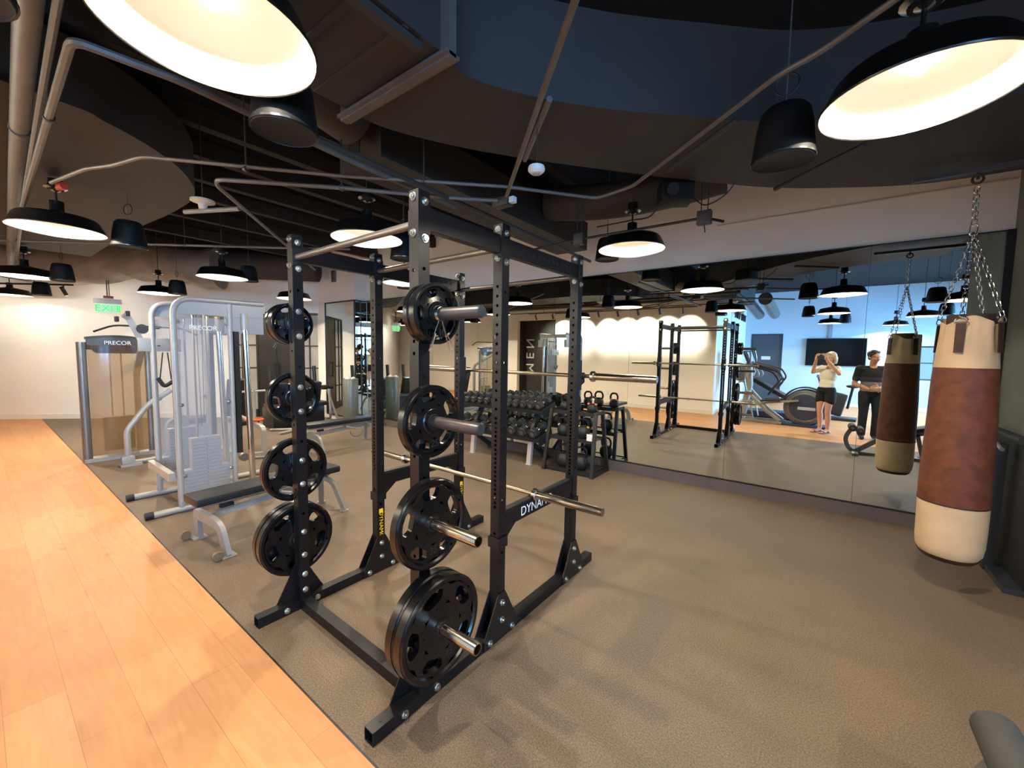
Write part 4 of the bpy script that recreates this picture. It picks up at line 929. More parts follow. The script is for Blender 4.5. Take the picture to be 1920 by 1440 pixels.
def kettle(x, y, z, r, label, band=None, hs_=1.0):
    a = thing('kettlebell', label, 'kettlebell', (x, y, z), random.uniform(-.2, .2), 'kettlebells on the rack')
    MB().lathe([(0, 0), (r*.62, 0), (r*.86, r*.25), (r, r*.8), (r*.95, r*1.25), (r*.7, r*1.7), (r*.45, r*1.88), (0, r*1.92)], n=28).build('body', kb_m, a, smooth=60)
    w = r*.88; h0 = r*1.45; h1 = r*1.9+.085*hs_
    MB().tube(bend([(-w*.72, 0, h0), (-w*1.02, 0, h0+(h1-h0)*.55), (-w*.62, 0, h1), (w*.62, 0, h1), (w*1.02, 0, h0+(h1-h0)*.55), (w*.72, 0, h0)], .05), .014, 12).build('handle', mat('black handle iron', (22, 21, 21), .38, .3), a)
    if band:
        for s in (-1, 1): MB().lathe([(.0145, -.012), (.0175, -.01), (.0175, .01), (.0145, .012)], (s*w*.86, 0, h0+(h1-h0)*.2), (s*.35, 0, 1), 14, closed=True).build('colour_band', mat(band[0], band[1], .5), a)
kettle(-2.80, 4.95, .818, .066, 'small kettlebell at the left end of the top shelf')
kettle(-2.62, 4.95, .818, .072, 'kettlebell second from the left on the top shelf')
kettle(-2.38, 4.95, .818, .068, 'kettlebell with pink bands at the right end of the top shelf', ('pink band', (226, 120, 110)))
kettle(-2.80, 4.93, .468, .085, 'kettlebell on the left of the middle shelf', ('white band', (200, 200, 205)))
kettle(-2.49, 4.93, .468, .09, 'kettlebell with yellow bands on the middle shelf', ('yellow band', (230, 196, 40)))
kettle(-2.77, 4.90, .048, .098, 'big kettlebell on the left of the bottom shelf', None, 1.3)
kettle(-2.50, 4.90, .048, .098, 'big kettlebell on the right of the bottom shelf', None, 1.3)

# ================================================================== FLAT BENCH (front)
def flat_bench(name, label, cx, y0, yaw_, loc, pr=None):
    """bench along +y from the wheeled arch at y=0; local frame"""
    a = thing(name, label, 'bench', loc, yaw_)
    MB().box(-.135, .135, -.04, 1.17, .385, .45, .018).build('pad', vinyl, a)
    MB().tube([(0, .02, .37), (0, 1.12, .36)], 1, sq=(.05, .04)).build('seat_frame', silver, a, smooth=0)
    # front arch with wheels
    d = MB(); d.tube(bend([(-.27, .10, .01), (-.22, .08, .23), (-.1, .06, .255), (.1, .06, .255), (.22, .08, .23), (.27, .10, .01)], .10), 1, sq=(.095, .034), ref=(0, 1, 0)); d.build('front_arch', silver, a, smooth=50)
    for s in (-1, 1):
        MB().box(s*.27-.05, s*.27+.05, .05, .15, 0, .012, .003).build('foot_plate', silver, a, smooth=0)
        MB().lathe([(.0, -.015), (.034, -.014), (.038, -.008), (.038, .008), (.034, .014), (0, .015)], (s*.31, .02, .04), (1, 0, 0), 20).build('wheel', mat('tan rubber wheel', (118, 98, 76), .5), a)
    MB().tube([(0, .08, .255), (0, .95, .31)], 1, sq=(.045, .05)).build('spine', silver, a, smooth=0)
    MB().box(-.02, .02, .16, .26, .30, .33, .005).build('grip', vinyl, a)
    for s in (-1, 1): MB().tube(bend([(0, 1.02, .36), (s*.1, 1.10, .30), (s*.2, 1.16, .01)], .06), 1, sq=(.05, .035)).lathe([(0, 0), (.04, 0), (.04, .012), (0, .012)], (s*.2, 1.16, 0), (0, 0, 1), 14).build('rear_leg', silver, a, smooth=50)
    MB().tube(spline([(.10, .6, .34), (.14, .72, .30), (.12, .86, .28), (.06, .95, .30)]), .012, 8).build('adjuster', silver, a)
    return a
fb = flat_bench('flat_bench', 'long flat black padded bench with wheeled silver arch foot beside the near rack', 0, 0, .06, (-3.84, 1.0, 0))

# second bench behind and the arched ladder of the adjuster
b2 = flat_bench('adjustable_bench', 'black padded adjustable bench lying flat behind the left rack posts', 0, 0, 0, (-6.33, 3.1, 0))
MB().tube([(.17, .75+.12*math.cos(t), .26+.10*math.sin(t)) for t in [PI*1.0+i*PI/12 for i in range(13)]], .008, 8).build('ladder_arc', silver_dk, b2)

# bench with upright back pad
b3 = thing('incline_bench', 'silver bench with raised black back pad beyond the chrome column', 'bench', (-7.35, 2.6, 0))
MB().obox((-.30, .0, .80), (.09, .28, .62), RY(.22), .02).build('back_pad', vinyl, b3); MB().box(-.28, .22, -.14, .14, .40, .47, .02).build('seat', vinyl, b3)
MB().tube([(-.35, 0, .5), (.62, 0, .42)], 1, sq=(.06, .06)).build('spine', silver, b3, smooth=0)
MB().tube(bend([(.62, 0, .42), (.70, 0, .40), (.72, .0, .06)], .08), 1, sq=(.06, .06)).box(.69, .75, -.28, .28, 0, .06).build('front_leg', silver, b3, smooth=50)
MB().tube(bend([(-.2, 0, .42), (.0, -.05, .35), (.15, -.25, .03)], .1), 1, sq=(.06, .05)).box(-.3, .4, -.32, -.25, 0, .05).build('rear_leg', silver, b3, smooth=50)
MB().tube([(.4, .0, .42), (.4, 0, .98)], .022, 10).tube([(.4, -.16, .95), (.4, .16, .95)], .018, 10).build('post', silver, b3)
tag(MB((-6.95, 2.6, .49)).tube(spline([(-7.05, 2.5, .5), (-6.95, 2.55, .505), (-6.9, 2.65, .5), (-6.98, 2.72, .5), (-7.05, 2.62, .505)]), .018, 8).build('folded_towel', mat('orange cloth', (214, 92, 40), .8), loc=(-6.95, 2.6, .49)), 'small orange cloth lying on the silver bench beyond the chrome column', 'cloth')
# leg machine in front of the partition
m4 = thing('leg_machine', 'black and silver seated leg machine before the glass partition', 'exercise machine', (-8.5, 4.15, 0))
for s, y in ((-1, -.45), (1, .25)): MB().obox((-.2, y, .62), (.14, .30, .62), RY(.2), .03).build('pad', vinyl, m4)
MB().box(-.5, .1, -.62, .48, .42, .50, .03).build('seat', vinyl, m4); MB().box(-.62, -.1, -.6, .46, .0, .42, .03).build('base_cover', mat('black machine cover', (24, 24, 26), .4), m4)
for y in (-.5, .0, .40): MB().tube([(-.36, y, .5), (-.42, y, 1.25)], .04, 10).build('post', vinyl, m4)
MB().tube(bend([(-.1, .52, .10), (.05, .5, .12), (.25, .40, .25), (.28, .36, .78)], .15), .025, 10).build('arm', silver, m4)
MB().tube(bend([(.2, .36, .80), (.25, .42, .5), (.28, .58, .02)], .1), .025, 10).build('arm', silver, m4)
for y in (.30, .42): MB().cyl((.20, y-.05, .82), (.20, y+.05, .82), .05, 14).build('roller', vinyl, m4)
MB().tube([(.0, -.7, .03), (.35, -.3, .03), (.3, .5, .03)], .024, 8).tube([(.35, -.3, .03), (.5, -.75, .03)], .024, 8).build('floor_frame', silver, m4)
bn = thing('waste_bin', 'tall grey cylindrical bin standing by the mirrored corner', 'bin', (-7.86, 4.78, 0))
MB().lathe([(0, 0), (.15, 0), (.155, .01), (.155, 1.0), (.15, 1.01), (.14, 1.012), (.14, .95), (0, .95)], n=28).build('body', mat('grey bin metal', (112, 114, 106), .4, .4), bn, smooth=40)
for k in range(4): MB().ball((.09*math.cos(k*1.7), .08*math.sin(k*1.7), 1.0), .045, n=10).build('crumpled_towel', white_cloth, bn)

# ================================================================== CABLE MACHINE (dual stack)
ft = thing('cable_machine', 'silver dual stack cable machine with clear shrouds and chrome columns', 'exercise machine', (-5.28, 1.6, 0)); o_ = (-5.28, 1.6, 0)
XN, XF = -4.90, -5.655
brand = 'PRECOR'
def tower(x, outer):
    ya, yb = 1.165, 1.63
    MB(o_).tube(bend([(x, ya, .05), (x, ya, 2.075), (x, 1.95, 2.085)], .16, 8), .027, 14).build('bent_upright', silver, ft)
    MB(o_).tube([(x, yb, .05), (x, yb, 2.06)], .024, 14).build('rear_upright', silver, ft)
    MB(o_).tube([(x, .93, .03), (x, 2.55, .03)], .03, 14).build('base_leg', silver, ft)
    for y in (.92, 2.56): MB(o_).lathe([(0, -.03), (.034, -.03), (.036, 0), (.034, .03), (0, .03)], (x, y, .034), (0, 1, 0), 14).build('end_cap', rubber_matt, ft)
    p = MB(o_).box(x-.004, x+.004, ya+.015, yb-.01, .16, 1.90).build('shroud', acrylic, ft, smooth=0)
    if x == XN: text('brand_lettering', brand, .062, white_tx, p, Vector((x+.006, 1.40, 1.80))-Vector(o_), (PI/2, 0, PI/2), .0003)
    MB(o_).box(x-.006, x+.006, ya+.02, 1.95, 1.93, 2.06).build('top_plate', mat('pale grey plate', (150, 152, 154), .4, .2), ft, smooth=0)
    ss = MB(o_)
    xs = x-.07
    for y in (1.335, 1.455): MB(o_).cyl((xs, y, .10), (xs, y, 1.93), .010, 10).build('guide_rod', chrome, ft)
    plate_m = mat('pale weight stack', (176, 172, 166), .5, .1, .05, 20)
    for k in range(17):
        z = .12+k*.0345; wd = .19 if k < 8 else .125
        MB(o_).box(xs-.05, xs+.05, 1.395-wd, 1.395+wd, z, z+.0315, .002).build('stack_plate', plate_m, ft, smooth=0)
    MB(o_).prism3([(xs-.005, 1.335, .71), (xs-.005, 1.455, .71), (xs-.005, 1.45, .80), (xs-.005, 1.43, .835), (xs-.005, 1.395, .845), (xs-.005, 1.36, .835), (xs-.005, 1.34, .80)], (.012, 0, 0)).build('top_carriage', plate_m, ft, smooth=0)
    d = MB(o_)
    for k in range(17): d.lathe([(0, 0), (.005, 0), (.005, .001), (0, .001)], (xs+.05, 1.395, .137+k*.0345), (1, 0, 0), 8)
    q = d.build('pin_hole_row', rubber_matt, ft, smooth=0)
    MB(o_).cyl((xs, 1.395, .82), (xs, 1.41, 1.98), .003, 6).cyl((xs+.01, 1.37, .82), (xs+.01, 1.36, 1.98), .003, 6).build('cable', rubber_matt, ft)
    for y in (1.40, 1.50): MB(o_).lathe([(0, -.012), (.05, -.012), (.055, 0), (.05, .012), (0, .012)], (x-.04, y, 1.99), (1, 0, 0), 20).build('pulley', mat('grey pulley', (112, 114, 116), .5), ft)
    # chrome column with travelling carriage
    MB(o_).cyl((x, 1.80, .03), (x, 1.76, 1.97), .03, 18).build('chrome_column', chrome, ft)
    MB(o_).cyl((x, 1.765, 1.80), (x, 1.76, 1.97), .036, 18).build('column_collar', silver, ft)
    MB(o_).box(x-.05, x+.03, 1.655, 1.70, .5, 1.78).build('inner_channel', frame_blk, ft, smooth=0)
    MB(o_).box(x-.06, x+.0, 1.60, 1.95, 1.76, 1.94).build('pulley_housing', mat('pale grey plate', (150, 152, 154), .4, .2), ft, smooth=0)
    for z in (1.85, 1.05, .35):
        for y in (ya+.035, yb-.035): bolt((ft, o_), (x+.005, y, z), (1, 0, 0), .01)
tower(XN, 1); tower(XF, -1)
MB(o_).tube([(XN, 1.10, .36), (XF, 1.10, .36)], 1, sq=(.05, .075)).build('lower_cross_beam', silver, ft, smooth=0)
MB(o_).box(XF-.04, XF+.02, 1.05, 1.40, 1.56, 1.70, .004).build('side_arm', silver, ft)
MB(o_).tube([(XN, 1.94, 2.03), (XF, 1.94, 2.03)], 1, sq=(.06, .08)).build('upper_cross_beam', silver, ft, smooth=0)
for x in (XN, XF): MB(o_).tube([(x, 2.4, .05), (x, 2.35, .18), (x, 2.0, .24)], .02, 8).cyl((x-.03, 1.98, .26), (x+.03, 1.98, .26), .05, 14).build('low_pulley', silver_dk, ft)
# storage pegs, hanging handles and the multi grip arm at the left
for z in (1.62, 1.80): MB(o_).cyl((XF, 1.20, z), (XF+.10, 1.20, z), .006, 8).build('peg', rubber_matt, ft)
hd = thing('rope_attachment', 'black rope handle hanging on the side of the cable machine', 'rope attachment', (XF+.06, 1.25, 1.42))
MB().tube([(0, -.02, .13), (-.01, -.05, -.14)], .006, 6).tube([(0, .02, .13), (.01, .04, -.16)], .006, 6).build('strap', rubber_matt, hd); MB().tube(bend([(0, -.07, -.14), (0, -.02, -.24), (0, .07, -.17)], .04), .02, 8).build('grip', vinyl, hd)

# ================================================================== LAT MACHINE, bronze shroud
lm = thing('lat_machine', 'pulldown machine with bronze tinted shroud before the far left wall', 'exercise machine', (-8.15, 1.2, 0)); o_ = (-8.15, 1.2, 0)
MB(o_).cyl((-8.0, .90, .0), (-8.0, .90, 1.66), .05, 20).build('column', silver_dk, lm)
MB(o_).cyl((-8.0, 1.58, .0), (-8.0, 1.58, 1.66), .04, 20).build('column', silver_dk, lm)
sh = MB(o_)
def arcx(y): return -7.98+.07*math.sin(PI*(y-.95)/.60)
ys = [.95+.6*k/14 for k in range(15)]
def curved(d, z0f, z1f, th=.006):
    A = [d._v((arcx(y), y, z0f(y))) for y in ys]; B = [d._v((arcx(y), y, z1f(y))) for y in ys]; A2 = [d._v((arcx(y)-th, y, z0f(y))) for y in ys]; B2 = [d._v((arcx(y)-th, y, z1f(y))) for y in ys]
    for i in range(14):
        for f in ((A[i], A[i+1], B[i+1], B[i]), (A2[i], B2[i], B2[i+1], A2[i+1]), (A[i], A2[i], A2[i+1], A[i+1]), (B[i], B[i+1], B2[i+1], B2[i])): d.bm.faces.new(f)
    d.bm.faces.new((A[0], B[0], B2[0], A2[0])); d.bm.faces.new((A[-1], A2[-1], B2[-1], B[-1])); return d
curved(sh, lambda y: .08, lambda y: 1.62).build('shroud', amber, lm, smooth=40)
hp = curved(MB(o_), lambda y: 1.56-.05*(1 if 1.02 < y < 1.48 else 0), lambda y: 1.70+.03*math.sin(PI*(y-.95)/.6), .05).build('header_panel', mat('dark grey header', (62, 62, 64), .45), lm, smooth=0)
cap_ = curved(MB(o_), lambda y: 1.70+.03*math.sin(PI*(y-.95)/.6), lambda y: 1.735+.03*math.sin(PI*(y-.95)/.6), .16).build('header_cap', mat('charcoal cap', (38, 40, 44), .5), lm, smooth=0)
text('brand_lettering', brand, .075, white_tx, hp, Vector((-7.90, 1.25, 1.655))-Vector(o_), (PI/2, 0, PI/2), .001)
for k in range(14): MB(o_).box(-8.12, -8.02, 1.08, 1.40, .12+k*.034, .152+k*.034).build('stack_plate', mat('dark weight stack', (30, 30, 28), .5, .2), lm, smooth=0)
for y in (1.18, 1.30): MB(o_).cyl((-8.07, y, .1), (-8.07, y, 1.6), .011, 8).build('guide_rod', chrome, lm)
MB(o_).box(-8.12, -7.94, .86, 1.62, 0, .05).build('base_rail', silver, lm, smooth=0)
MB(o_).tube(bend([(-8.3, 1.50, .05), (-8.3, 1.50, 1.2), (-7.42, 1.42, 1.66), (-7.40, 1.29, 1.99), (-7.38, 1.24, 2.03)], .08), 1, sq=(.07, .05)).build('boom', silver, lm, smooth=50)
MB(o_).box(-7.42, -7.34, 1.15, 1.19, 1.93, 2.0, .01).box(-7.42, -7.34, 1.26, 1.30, 2.01, 2.08, .01).build('pulley_guard', rubber_matt, lm)
MB(o_).lathe([(0, -.015), (.06, -.015), (.065, 0), (.06, .015), (0, .015)], (-7.38, 1.42, 1.85), (1, 0, 0), 20).build('pulley', dark_grey, lm)
MB(o_).tube(bend([(-7.8, 1.0, 1.80), (-7.8, 1.20, 1.90), (-7.8, 1.55, 1.90), (-7.8, 1.95, 1.90), (-7.8, 2.15, 1.80)], .08), .013, 10).build('pull_down_bar', rubber_matt, lm)
MB(o_).tube(bend([(-7.4, 1.21, .06), (-7.4, 1.21, .48), (-7.4, 1.43, .80), (-7.4, 1.7, 1.0)], .08), .036, 12).build('seat_frame', silver, lm)
MB(o_).tube(bend([(-7.4, 1.24, .04), (-7.4, 1.62, .04), (-7.4, 1.62, .52), (-7.4, 1.75, .60)], .1), .028, 12).build('seat_post', silver, lm); MB(o_).box(-7.4, -7.05, 1.78, 2.12, .52, .60, .02).build('seat', vinyl, lm)
MB(o_).box(-7.48, -7.32, 1.12, 1.34, .0, .03).box(-7.45, -7.35, 1.14, 1.27, .03, .13, .01).build('foot_bracket', silver, lm)

# ================================================================== MACHINES BEHIND THE CAMERA (seen in the mirror)
el = thing('elliptical_trainer', 'silver and navy elliptical trainer with big round flywheel cover, seen in the mirror', 'exercise machine', (-.75, -1.1, 0), .12)
MB().lathe([(0, -.13), (.36, -.13), (.41, -.11), (.43, -.06), (.43, .06), (.41, .11), (.36, .13), (0, .13)], (.56, 0, .44), (0, 1, 0), 48).build('flywheel_cover', navy_pl, el)
MB().lathe([(.30, .132), (.39, .115), (.40, .12), (.31, .14)], (.56, 0, .44), (0, 1, 0), 48, closed=True).build('cover_ring', silver_dk, el)
MB().obox((.60, .137, .42), (.34, .012, .07), None, .004).build('name_band', mat('pale badge', (190, 196, 206), .4), el)
MB().box(.05, 1.0, -.24, .24, 0, .05, .01).build('base_cover', navy_pl, el)
MB().tube([(.56+.46*math.cos(t), .0, .44+.47*math.sin(t)) for t in [PI*(.15+.75*k/14) for k in range(15)]], 1, sq=(.03, .22), ref=(0, 1, 0)).build('top_fairing', dark_grey, el, smooth=50)
for s in (-1, 1):
    MB().tube([(-.85, s*.22, .03), (.15, s*.22, .04)], 1, sq=(.06, .05)).build('floor_rail', silver, el, smooth=0)
    MB().tube([(.45, s*.17, .60), (-.15, s*.20, .50), (-.5, s*.22, .40)], 1, sq=(.05, .045)).build('pedal_arm', silver, el, smooth=0)
    MB().obox((-.1, s*.22, .56), (.40, .15, .04), RY(-.08), .01).build('pedal', dark_grey, el)
    MB().tube([(-.62, s*.20, .75), (-.2, s*.18, .30), (.1, s*.16, .08)], 1, sq=(.07, .06)).build('lower_link', silver, el, smooth=0)
    MB().tube([(-.55, s*.24, .55), (-.45, s*.24, .10)], .018, 8).tube([(-.55, s*.24, .55), (-.9, s*.2, .1)], .018, 8).build('strut', silver, el)
    MB().tube(bend([(-.62, s*.26, .75), (-.70, s*.27, 1.1), (-.55, s*.26, 1.5), (-.60, s*.22, 1.75)], .15), .02, 8).build('swing_handle', silver_dk, el)
    MB().tube(bend([(-.55, s*.22, 1.45), (.0, s*.23, 1.32), (.12, s*.23, 1.12), (-.08, s*.2, .85)], .08), .02, 8).build('hand_rail', dark_grey, el)
MB().tube([(-.75, 0, .05), (-.62, 0, .9), (-.66, 0, 1.45)], 1, sq=(.16, .12)).build('column', silver, el, smooth=50)
MB().obox((-.68, 0, 1.58), (.07, .42, .36), RY(-.4), .02).build('console', dark_grey, el)
MB().obox((-.635, 0, 1.60), (.005, .34, .24), RY(-.4)).build('screen', mat('pale screen', (150, 170, 190), .2), el, smooth=0)
tm = thing('treadmill', 'dark treadmill with raised black deck and angular console, seen in the mirror', 'exercise machine', (-1.1, -2.1, 0), .10)
MB().obox((.1, 0, .78), (1.15, .40, .10), RY(.52), .02).build('deck_arm', rubber_matt, tm); MB().box(-.75, 1.0, -.32, .32, .03, .18, .02).build('base', navy_pl, tm)
MB().obox((-.55, 0, 1.15), (.5, .42, .46), RY(.3), .05).build('console_body', silver_dk, tm); MB().obox((-.42, 0, 1.55), (.08, .5, .44), RY(-.35), .02).build('console', dark_grey, tm)
MB().obox((-.37, 0, 1.57), (.006, .42, .32), RY(-.35)).build('screen', mat('pale screen', (150, 170, 190), .2), tm, smooth=0)
for s in (-1, 1):
    MB().tube(bend([(-.4, s*.30, 1.38), (.2, s*.32, 1.22), (.36, s*.32, 1.0), (.12, s*.3, .62)], .1), .026, 8).build('hand_rail', rubber_matt, tm)
    MB().tube(bend([(-.6, s*.24, .9), (-.1, s*.24, 1.1), (-.2, s*.24, 1.3)], .1), .02, 8).build('console_arm', silver, tm)
ub = thing('exercise_bike', 'grey exercise bike behind the elliptical trainer, seen in the mirror', 'exercise machine', (.35, -2.9, 0), .1)
MB().box(-.5, .5, -.25, .25, 0, .07, .02).build('base', dark_grey, ub); MB().obox((.0, 0, .42), (.5, .16, .6), RY(.2), .06).build('housing', dark_grey, ub)
MB().ball((.38, 0, .88), .13, (1.1, .8, .35)).cyl((.3, 0, .3), (.38, 0, .86), .03, 8).build('seat', vinyl, ub)
MB().tube([(-.2, 0, .6), (-.35, 0, 1.15)], .035, 10).tube([(-.35, -.2, 1.1), (-.35, .2, 1.1)], .018, 8).build('handle_post', silver_dk, ub)
# roller bench near the camera on the right
rb = thing('roller_bench', 'grey sit-up bench with foam rollers, its corner cut by the bottom right of the picture', 'bench', (.58, 1.74, 0))
for x, z in ((-.07, .445), (.03, .405)):
    q = MB().lathe([(.022, -.15), (.05, -.148), (.056, -.14), (.056, .14), (.05, .148), (.022, .15)], (x, .0, z), (0, 1, 0), 24, closed=True).build('foam_roller', mat('grey foam', (58, 58, 56), .75, 0, .1, 40), rb)
    MB().cyl((x, -.16, z), (x, .16, z), .02, 12).build('axle', chrome, q)
MB().tube(bend([(-.07, 0, .44), (-.16, 0, .25), (-.10, 0, .08), (.0, 0, .03)], .1), 1, sq=(.05, .06)).build('curved_neck', silver_dk, rb, smooth=50)
MB().tube([(.0, 0, .05), (.3, 0, .30), (.95, 0, .50)], 1, sq=(.05, .07)).build('spine', silver_dk, rb, smooth=0)
MB().box(-.06, .02, -.25, .25, 0, .05, .005).build('front_foot', silver_dk, rb); MB().tube([(.0, 0, .025), (.8, 0, .025)], 1, sq=(.06, .04)).box(.78, .84, -.22, .22, 0, .05).tube([(.80, 0, .04), (.72, 0, .42)], 1, sq=(.05, .05)).build('floor_frame', silver_dk, rb, smooth=0)
MB().obox((.62, 0, .47), (.62, .28, .06), RY(-.30), .02).build('pad', vinyl, rb)
# dark frame machine beside the pier
lf = thing('frame_machine', 'dark machine frame with grey posts against the concrete pier behind the bag', 'exercise machine', (1.155, 4.66, 0))
MB().box(.04, .09, -.45, .50, .04, 1.04, .008).build('black_panel', mat('matt black panel', (20, 20, 20), .6, 0, .1, 10), lf)
for y in (.25, -.02): MB().tube([(-.03, y, .0), (-.02, y, .98)], 1, sq=(.05, .06)).box(-.06, .04, y-.04, y+.04, 0, .02).build('post', dark_grey, lf, smooth=0)
MB().tube([(-.02, -.42, 1.06), (-.02, .50, 1.06)], .028, 10).build('top_bar', rubber_matt, lf)
MB().box(-.05, .05, -.45, .5, 0, .04).build('floor_rail', dark_grey, lf, smooth=0)
MB().cyl((-.06, -.20, .96), (-.05, .03, 1.0), .014, 10).build('grip', silver, lf)

# ================================================================== PEOPLE
def fleshed(name, d, m, parent, vox=.009, it=6, label=None, smooth_f=.5):
    """fuse overlapping closed shapes into one continuous surface"""
    bmesh.ops.recalc_face_normals(d.bm, faces=d.bm.faces[:])
    me = bpy.data.meshes.new(name); d.bm.to_mesh(me); d.bm.free(); o = bpy.data.objects.new(name, me); C.objects.link(o)
    r = o.modifiers.new('r', 'REMESH'); r.mode = 'VOXEL'; r.voxel_size = vox; r.use_smooth_shade = True
    s_ = o.modifiers.new('s', 'SMOOTH'); s_.factor = smooth_f; s_.iterations = it
    bpy.context.view_layer.update(); dg = bpy.context.evaluated_depsgraph_get()
    n_ = bpy.data.meshes.new_from_object(o.evaluated_get(dg)); bpy.data.objects.remove(o)
    n_.materials.clear(); n_.materials.append(m); n_.polygons.foreach_set('use_smooth', [True]*len(n_.polygons))
    q = bpy.data.objects.new(name, n_); C.objects.link(q); q.parent = parent
    if label: q['label'] = label
    return q
def hand(d, wrist, palm, fdir, side, curl, thumb, spread=.0):
    """palm centre, finger direction, sideways direction across the knuckles, curl direction"""
    w_, p = Vector(wrist), Vector(palm); f = Vector(fdir).normalized(); s = Vector(side).normalized(); c = Vector(curl).normalized()
    d.limb([w_, w_*.5+p*.5, p], [.024, .023, .025], 12)
    for k in (-1, 0, 1): d.limb([p-f*.03+s*.018*k, p+f*.036+s*.025*k], [.015, .0125], 10)
    for k, L in enumerate((.068, .076, .070, .055)):
        b0 = p+f*.038+s*(.031-.0205*k); a1 = b0+f*(L*.45)+c*.006; a2 = a1+(f*.75+c*.65).normalized()*(L*.32); a3 = a2+(f*.35+c*.95).normalized()*(L*.28)
        d.limb([b0, a1, a2, a3], [.0095, .009, .008, .0072], 8)
    t = Vector(thumb).normalized(); b0 = p-f*.022+s*.028; a1 = b0+(t*.8+s*.5).normalized()*.032; a2 = a1+(t+f*.35).normalized()*.030; a3 = a2+(t*.5+f*.8).normalized()*.022
    d.limb([b0, a1, a2, a3], [.013, .0115, .0100, .0085], 8)
def head(d, c, yaw_h, sc=1.0, tilt=0.0):
    R = RZ(yaw_h) @ RX(tilt); c = Vector(c); P = lambda x, y, z: c+R @ Vector((x*sc, y*sc, z*sc))
    d.ball(P(0, -.012, .03), .088*sc, (.87, 1.08, 1.0), 24, R); d.ball(P(0, .02, -.03), .07*sc, (.86, .98, 1.05), 20, R); d.ball(P(0, .045, -.085), .034*sc, (1.05, .95, .75), 14, R)
    d.limb([P(0, .083, .012), P(0, .100, -.018), P(0, .104, -.026)], [.009*sc, .0125*sc, .012*sc], 10)
    for s in (-1, 1):
        d.ball(P(s*.012, .096, -.030), .0095*sc, n=8); d.ball(P(s*.079, -.01, -.005), .022*sc, (.38, .75, 1.3), 12, R); d.ball(P(s*.032, .072, .028), .018*sc, (1.2, .6, .5), 10, R); d.ball(P(s*.040, .06, -.030), .028*sc, (.9, .8, .9), 10, R)
    d.ball(P(0, .086, -.055), .018*sc, (1.25, .55, .5), 12, R); d.ball(P(0, .082, -.064), .016*sc, (1.1, .55, .45), 12, R)
    return P, R
def face_parts(P, R, par, sc, lip=(176, 96, 88)):
    for s in (-1, 1):
        e = MB().ball(P(s*.032, .0775, .008), .0118*sc, (1.25, .7, .75), 14, R).build('eye', mat('eye white', (226, 222, 216), .3), par, smooth=60)
        MB().ball(P(s*.032, .0845, .008), .0055*sc, (1, .5, 1), 10, R).build('iris', mat('iris', (52, 38, 30), .3), e, smooth=60)
    MB().limb([P(-.022, .0925, -.0585), P(0, .0975, -.0575), P(.022, .0925, -.0585)], [.003*sc, .0045*sc, .003*sc], 8).build('mouth', mat('lips %d' % lip[0], lip, .5), par, smooth=60)
# ---- woman taking the picture
wo = thing('person', 'blonde woman in white t-shirt and black shorts holding up a phone, seen in the mirror', 'person', (.13, -.25, 0), yaw)
cl = Vector((.0465, .278, 1.6036)); ph = cl+Vector((0, -.040, .002))
HC = Vector((.035, -.055, 1.595)); d = MB()
P_, R_ = head(d, HC, .0, .98, -.05)
d.limb([(.03, -.075, 1.53), (.02, -.075, 1.43), (.01, -.07, 1.36)], [.05, .052, .07], 18)
d.ball((.0, -.07, 1.22), .15, (1.0, .66, 1.15), 24); d.ball((0, -.05, 1.03), .125, (1.0, .72, 1.1), 20); d.ball((0, -.05, .92), .15, (1.1, .74, .8), 20)
EL = {}
for s in (-1, 1):
    sh_ = Vector((s*.165+.01, -.08, 1.375)); el_ = Vector((s*.275+.02, .035, 1.285 if s < 0 else 1.275)); wr = ph+Vector((s*.115, -.030, -.050)); pa = ph+Vector((s*.098, -.014, .0))
    d.limb([sh_*.5+Vector((.005, -.035, .70)), sh_, el_], [.05, .050, .037], 16); d.limb([el_, el_*.6+wr*.4, wr], [.037, .036, .025], 14)
    hand(d, wr, pa, (-s*.35, .0, .95), (-s*.95, .1, -.3), (-s*.8, .25, -.2), (-s*.6, -.5, .1))
    EL[s] = (sh_, el_)
    hp_ = Vector((s*.088, -.05, .88)); kn = Vector((s*.085, -.01, .47)); an = Vector((s*.08, -.045, .085))
    d.limb([hp_, hp_*.5+kn*.5, kn, kn*.65+an*.35+Vector((0, -.015, 0)), an], [.088, .074, .052, .052, .033], 18)
    d.limb([an, Vector((s*.085, .02, .040)), Vector((s*.095, .13, .028))], [.034, .032, .022], 12); d.ball((s*.08, -.075, .04), .028, n=12)
    for k in range(5): d.limb([Vector((s*(.075+.011*k), .12, .026)), Vector((s*(.073+.013*k), .165-.007*k, .020))], [.012, .0095-.0006*k], 8)
fleshed('body', d, skin, wo, .0065, 4)
face_parts(P_, R_, wo, .98)
d = MB(); d.ball(P_(0, -.022, .045), .103, (.93, 1.03, .95), 24, R_); 
for s in (-1, 1): d.limb([P_(s*.075, -.01, .05), P_(s*.088, -.02, -.03), P_(s*.078, -.02, -.09)], [.03, .03, .022], 12)
d.limb([P_(0, -.085, .03), P_(0, -.10, -.05), P_(0, -.085, -.10)], [.06, .055, .04], 16); d.limb([P_(-.05, -.075, .0), P_(-.05, -.08, -.10)], [.045, .03], 12); d.limb([P_(.05, -.075, .0), P_(.05, -.08, -.10)], [.045, .03], 12)
d.limb([P_(-.05, .055, .085), P_(.0, .06, .10), P_(.05, .05, .085)], [.024, .026, .024], 12)
fleshed('hair', d, hair_b, wo, .008, 5)
d = MB(); d.ball((.0, -.07, 1.22), .168, (1.0, .70, 1.15), 24); d.ball((0, -.055, 1.05), .148, (1.0, .76, 1.05), 20); d.ball((0, -.05, .995), .150, (1.04, .80, .5), 20); d.limb([(-.10, -.075, 1.385), (.12, -.075, 1.385)], [.052, .052], 14)
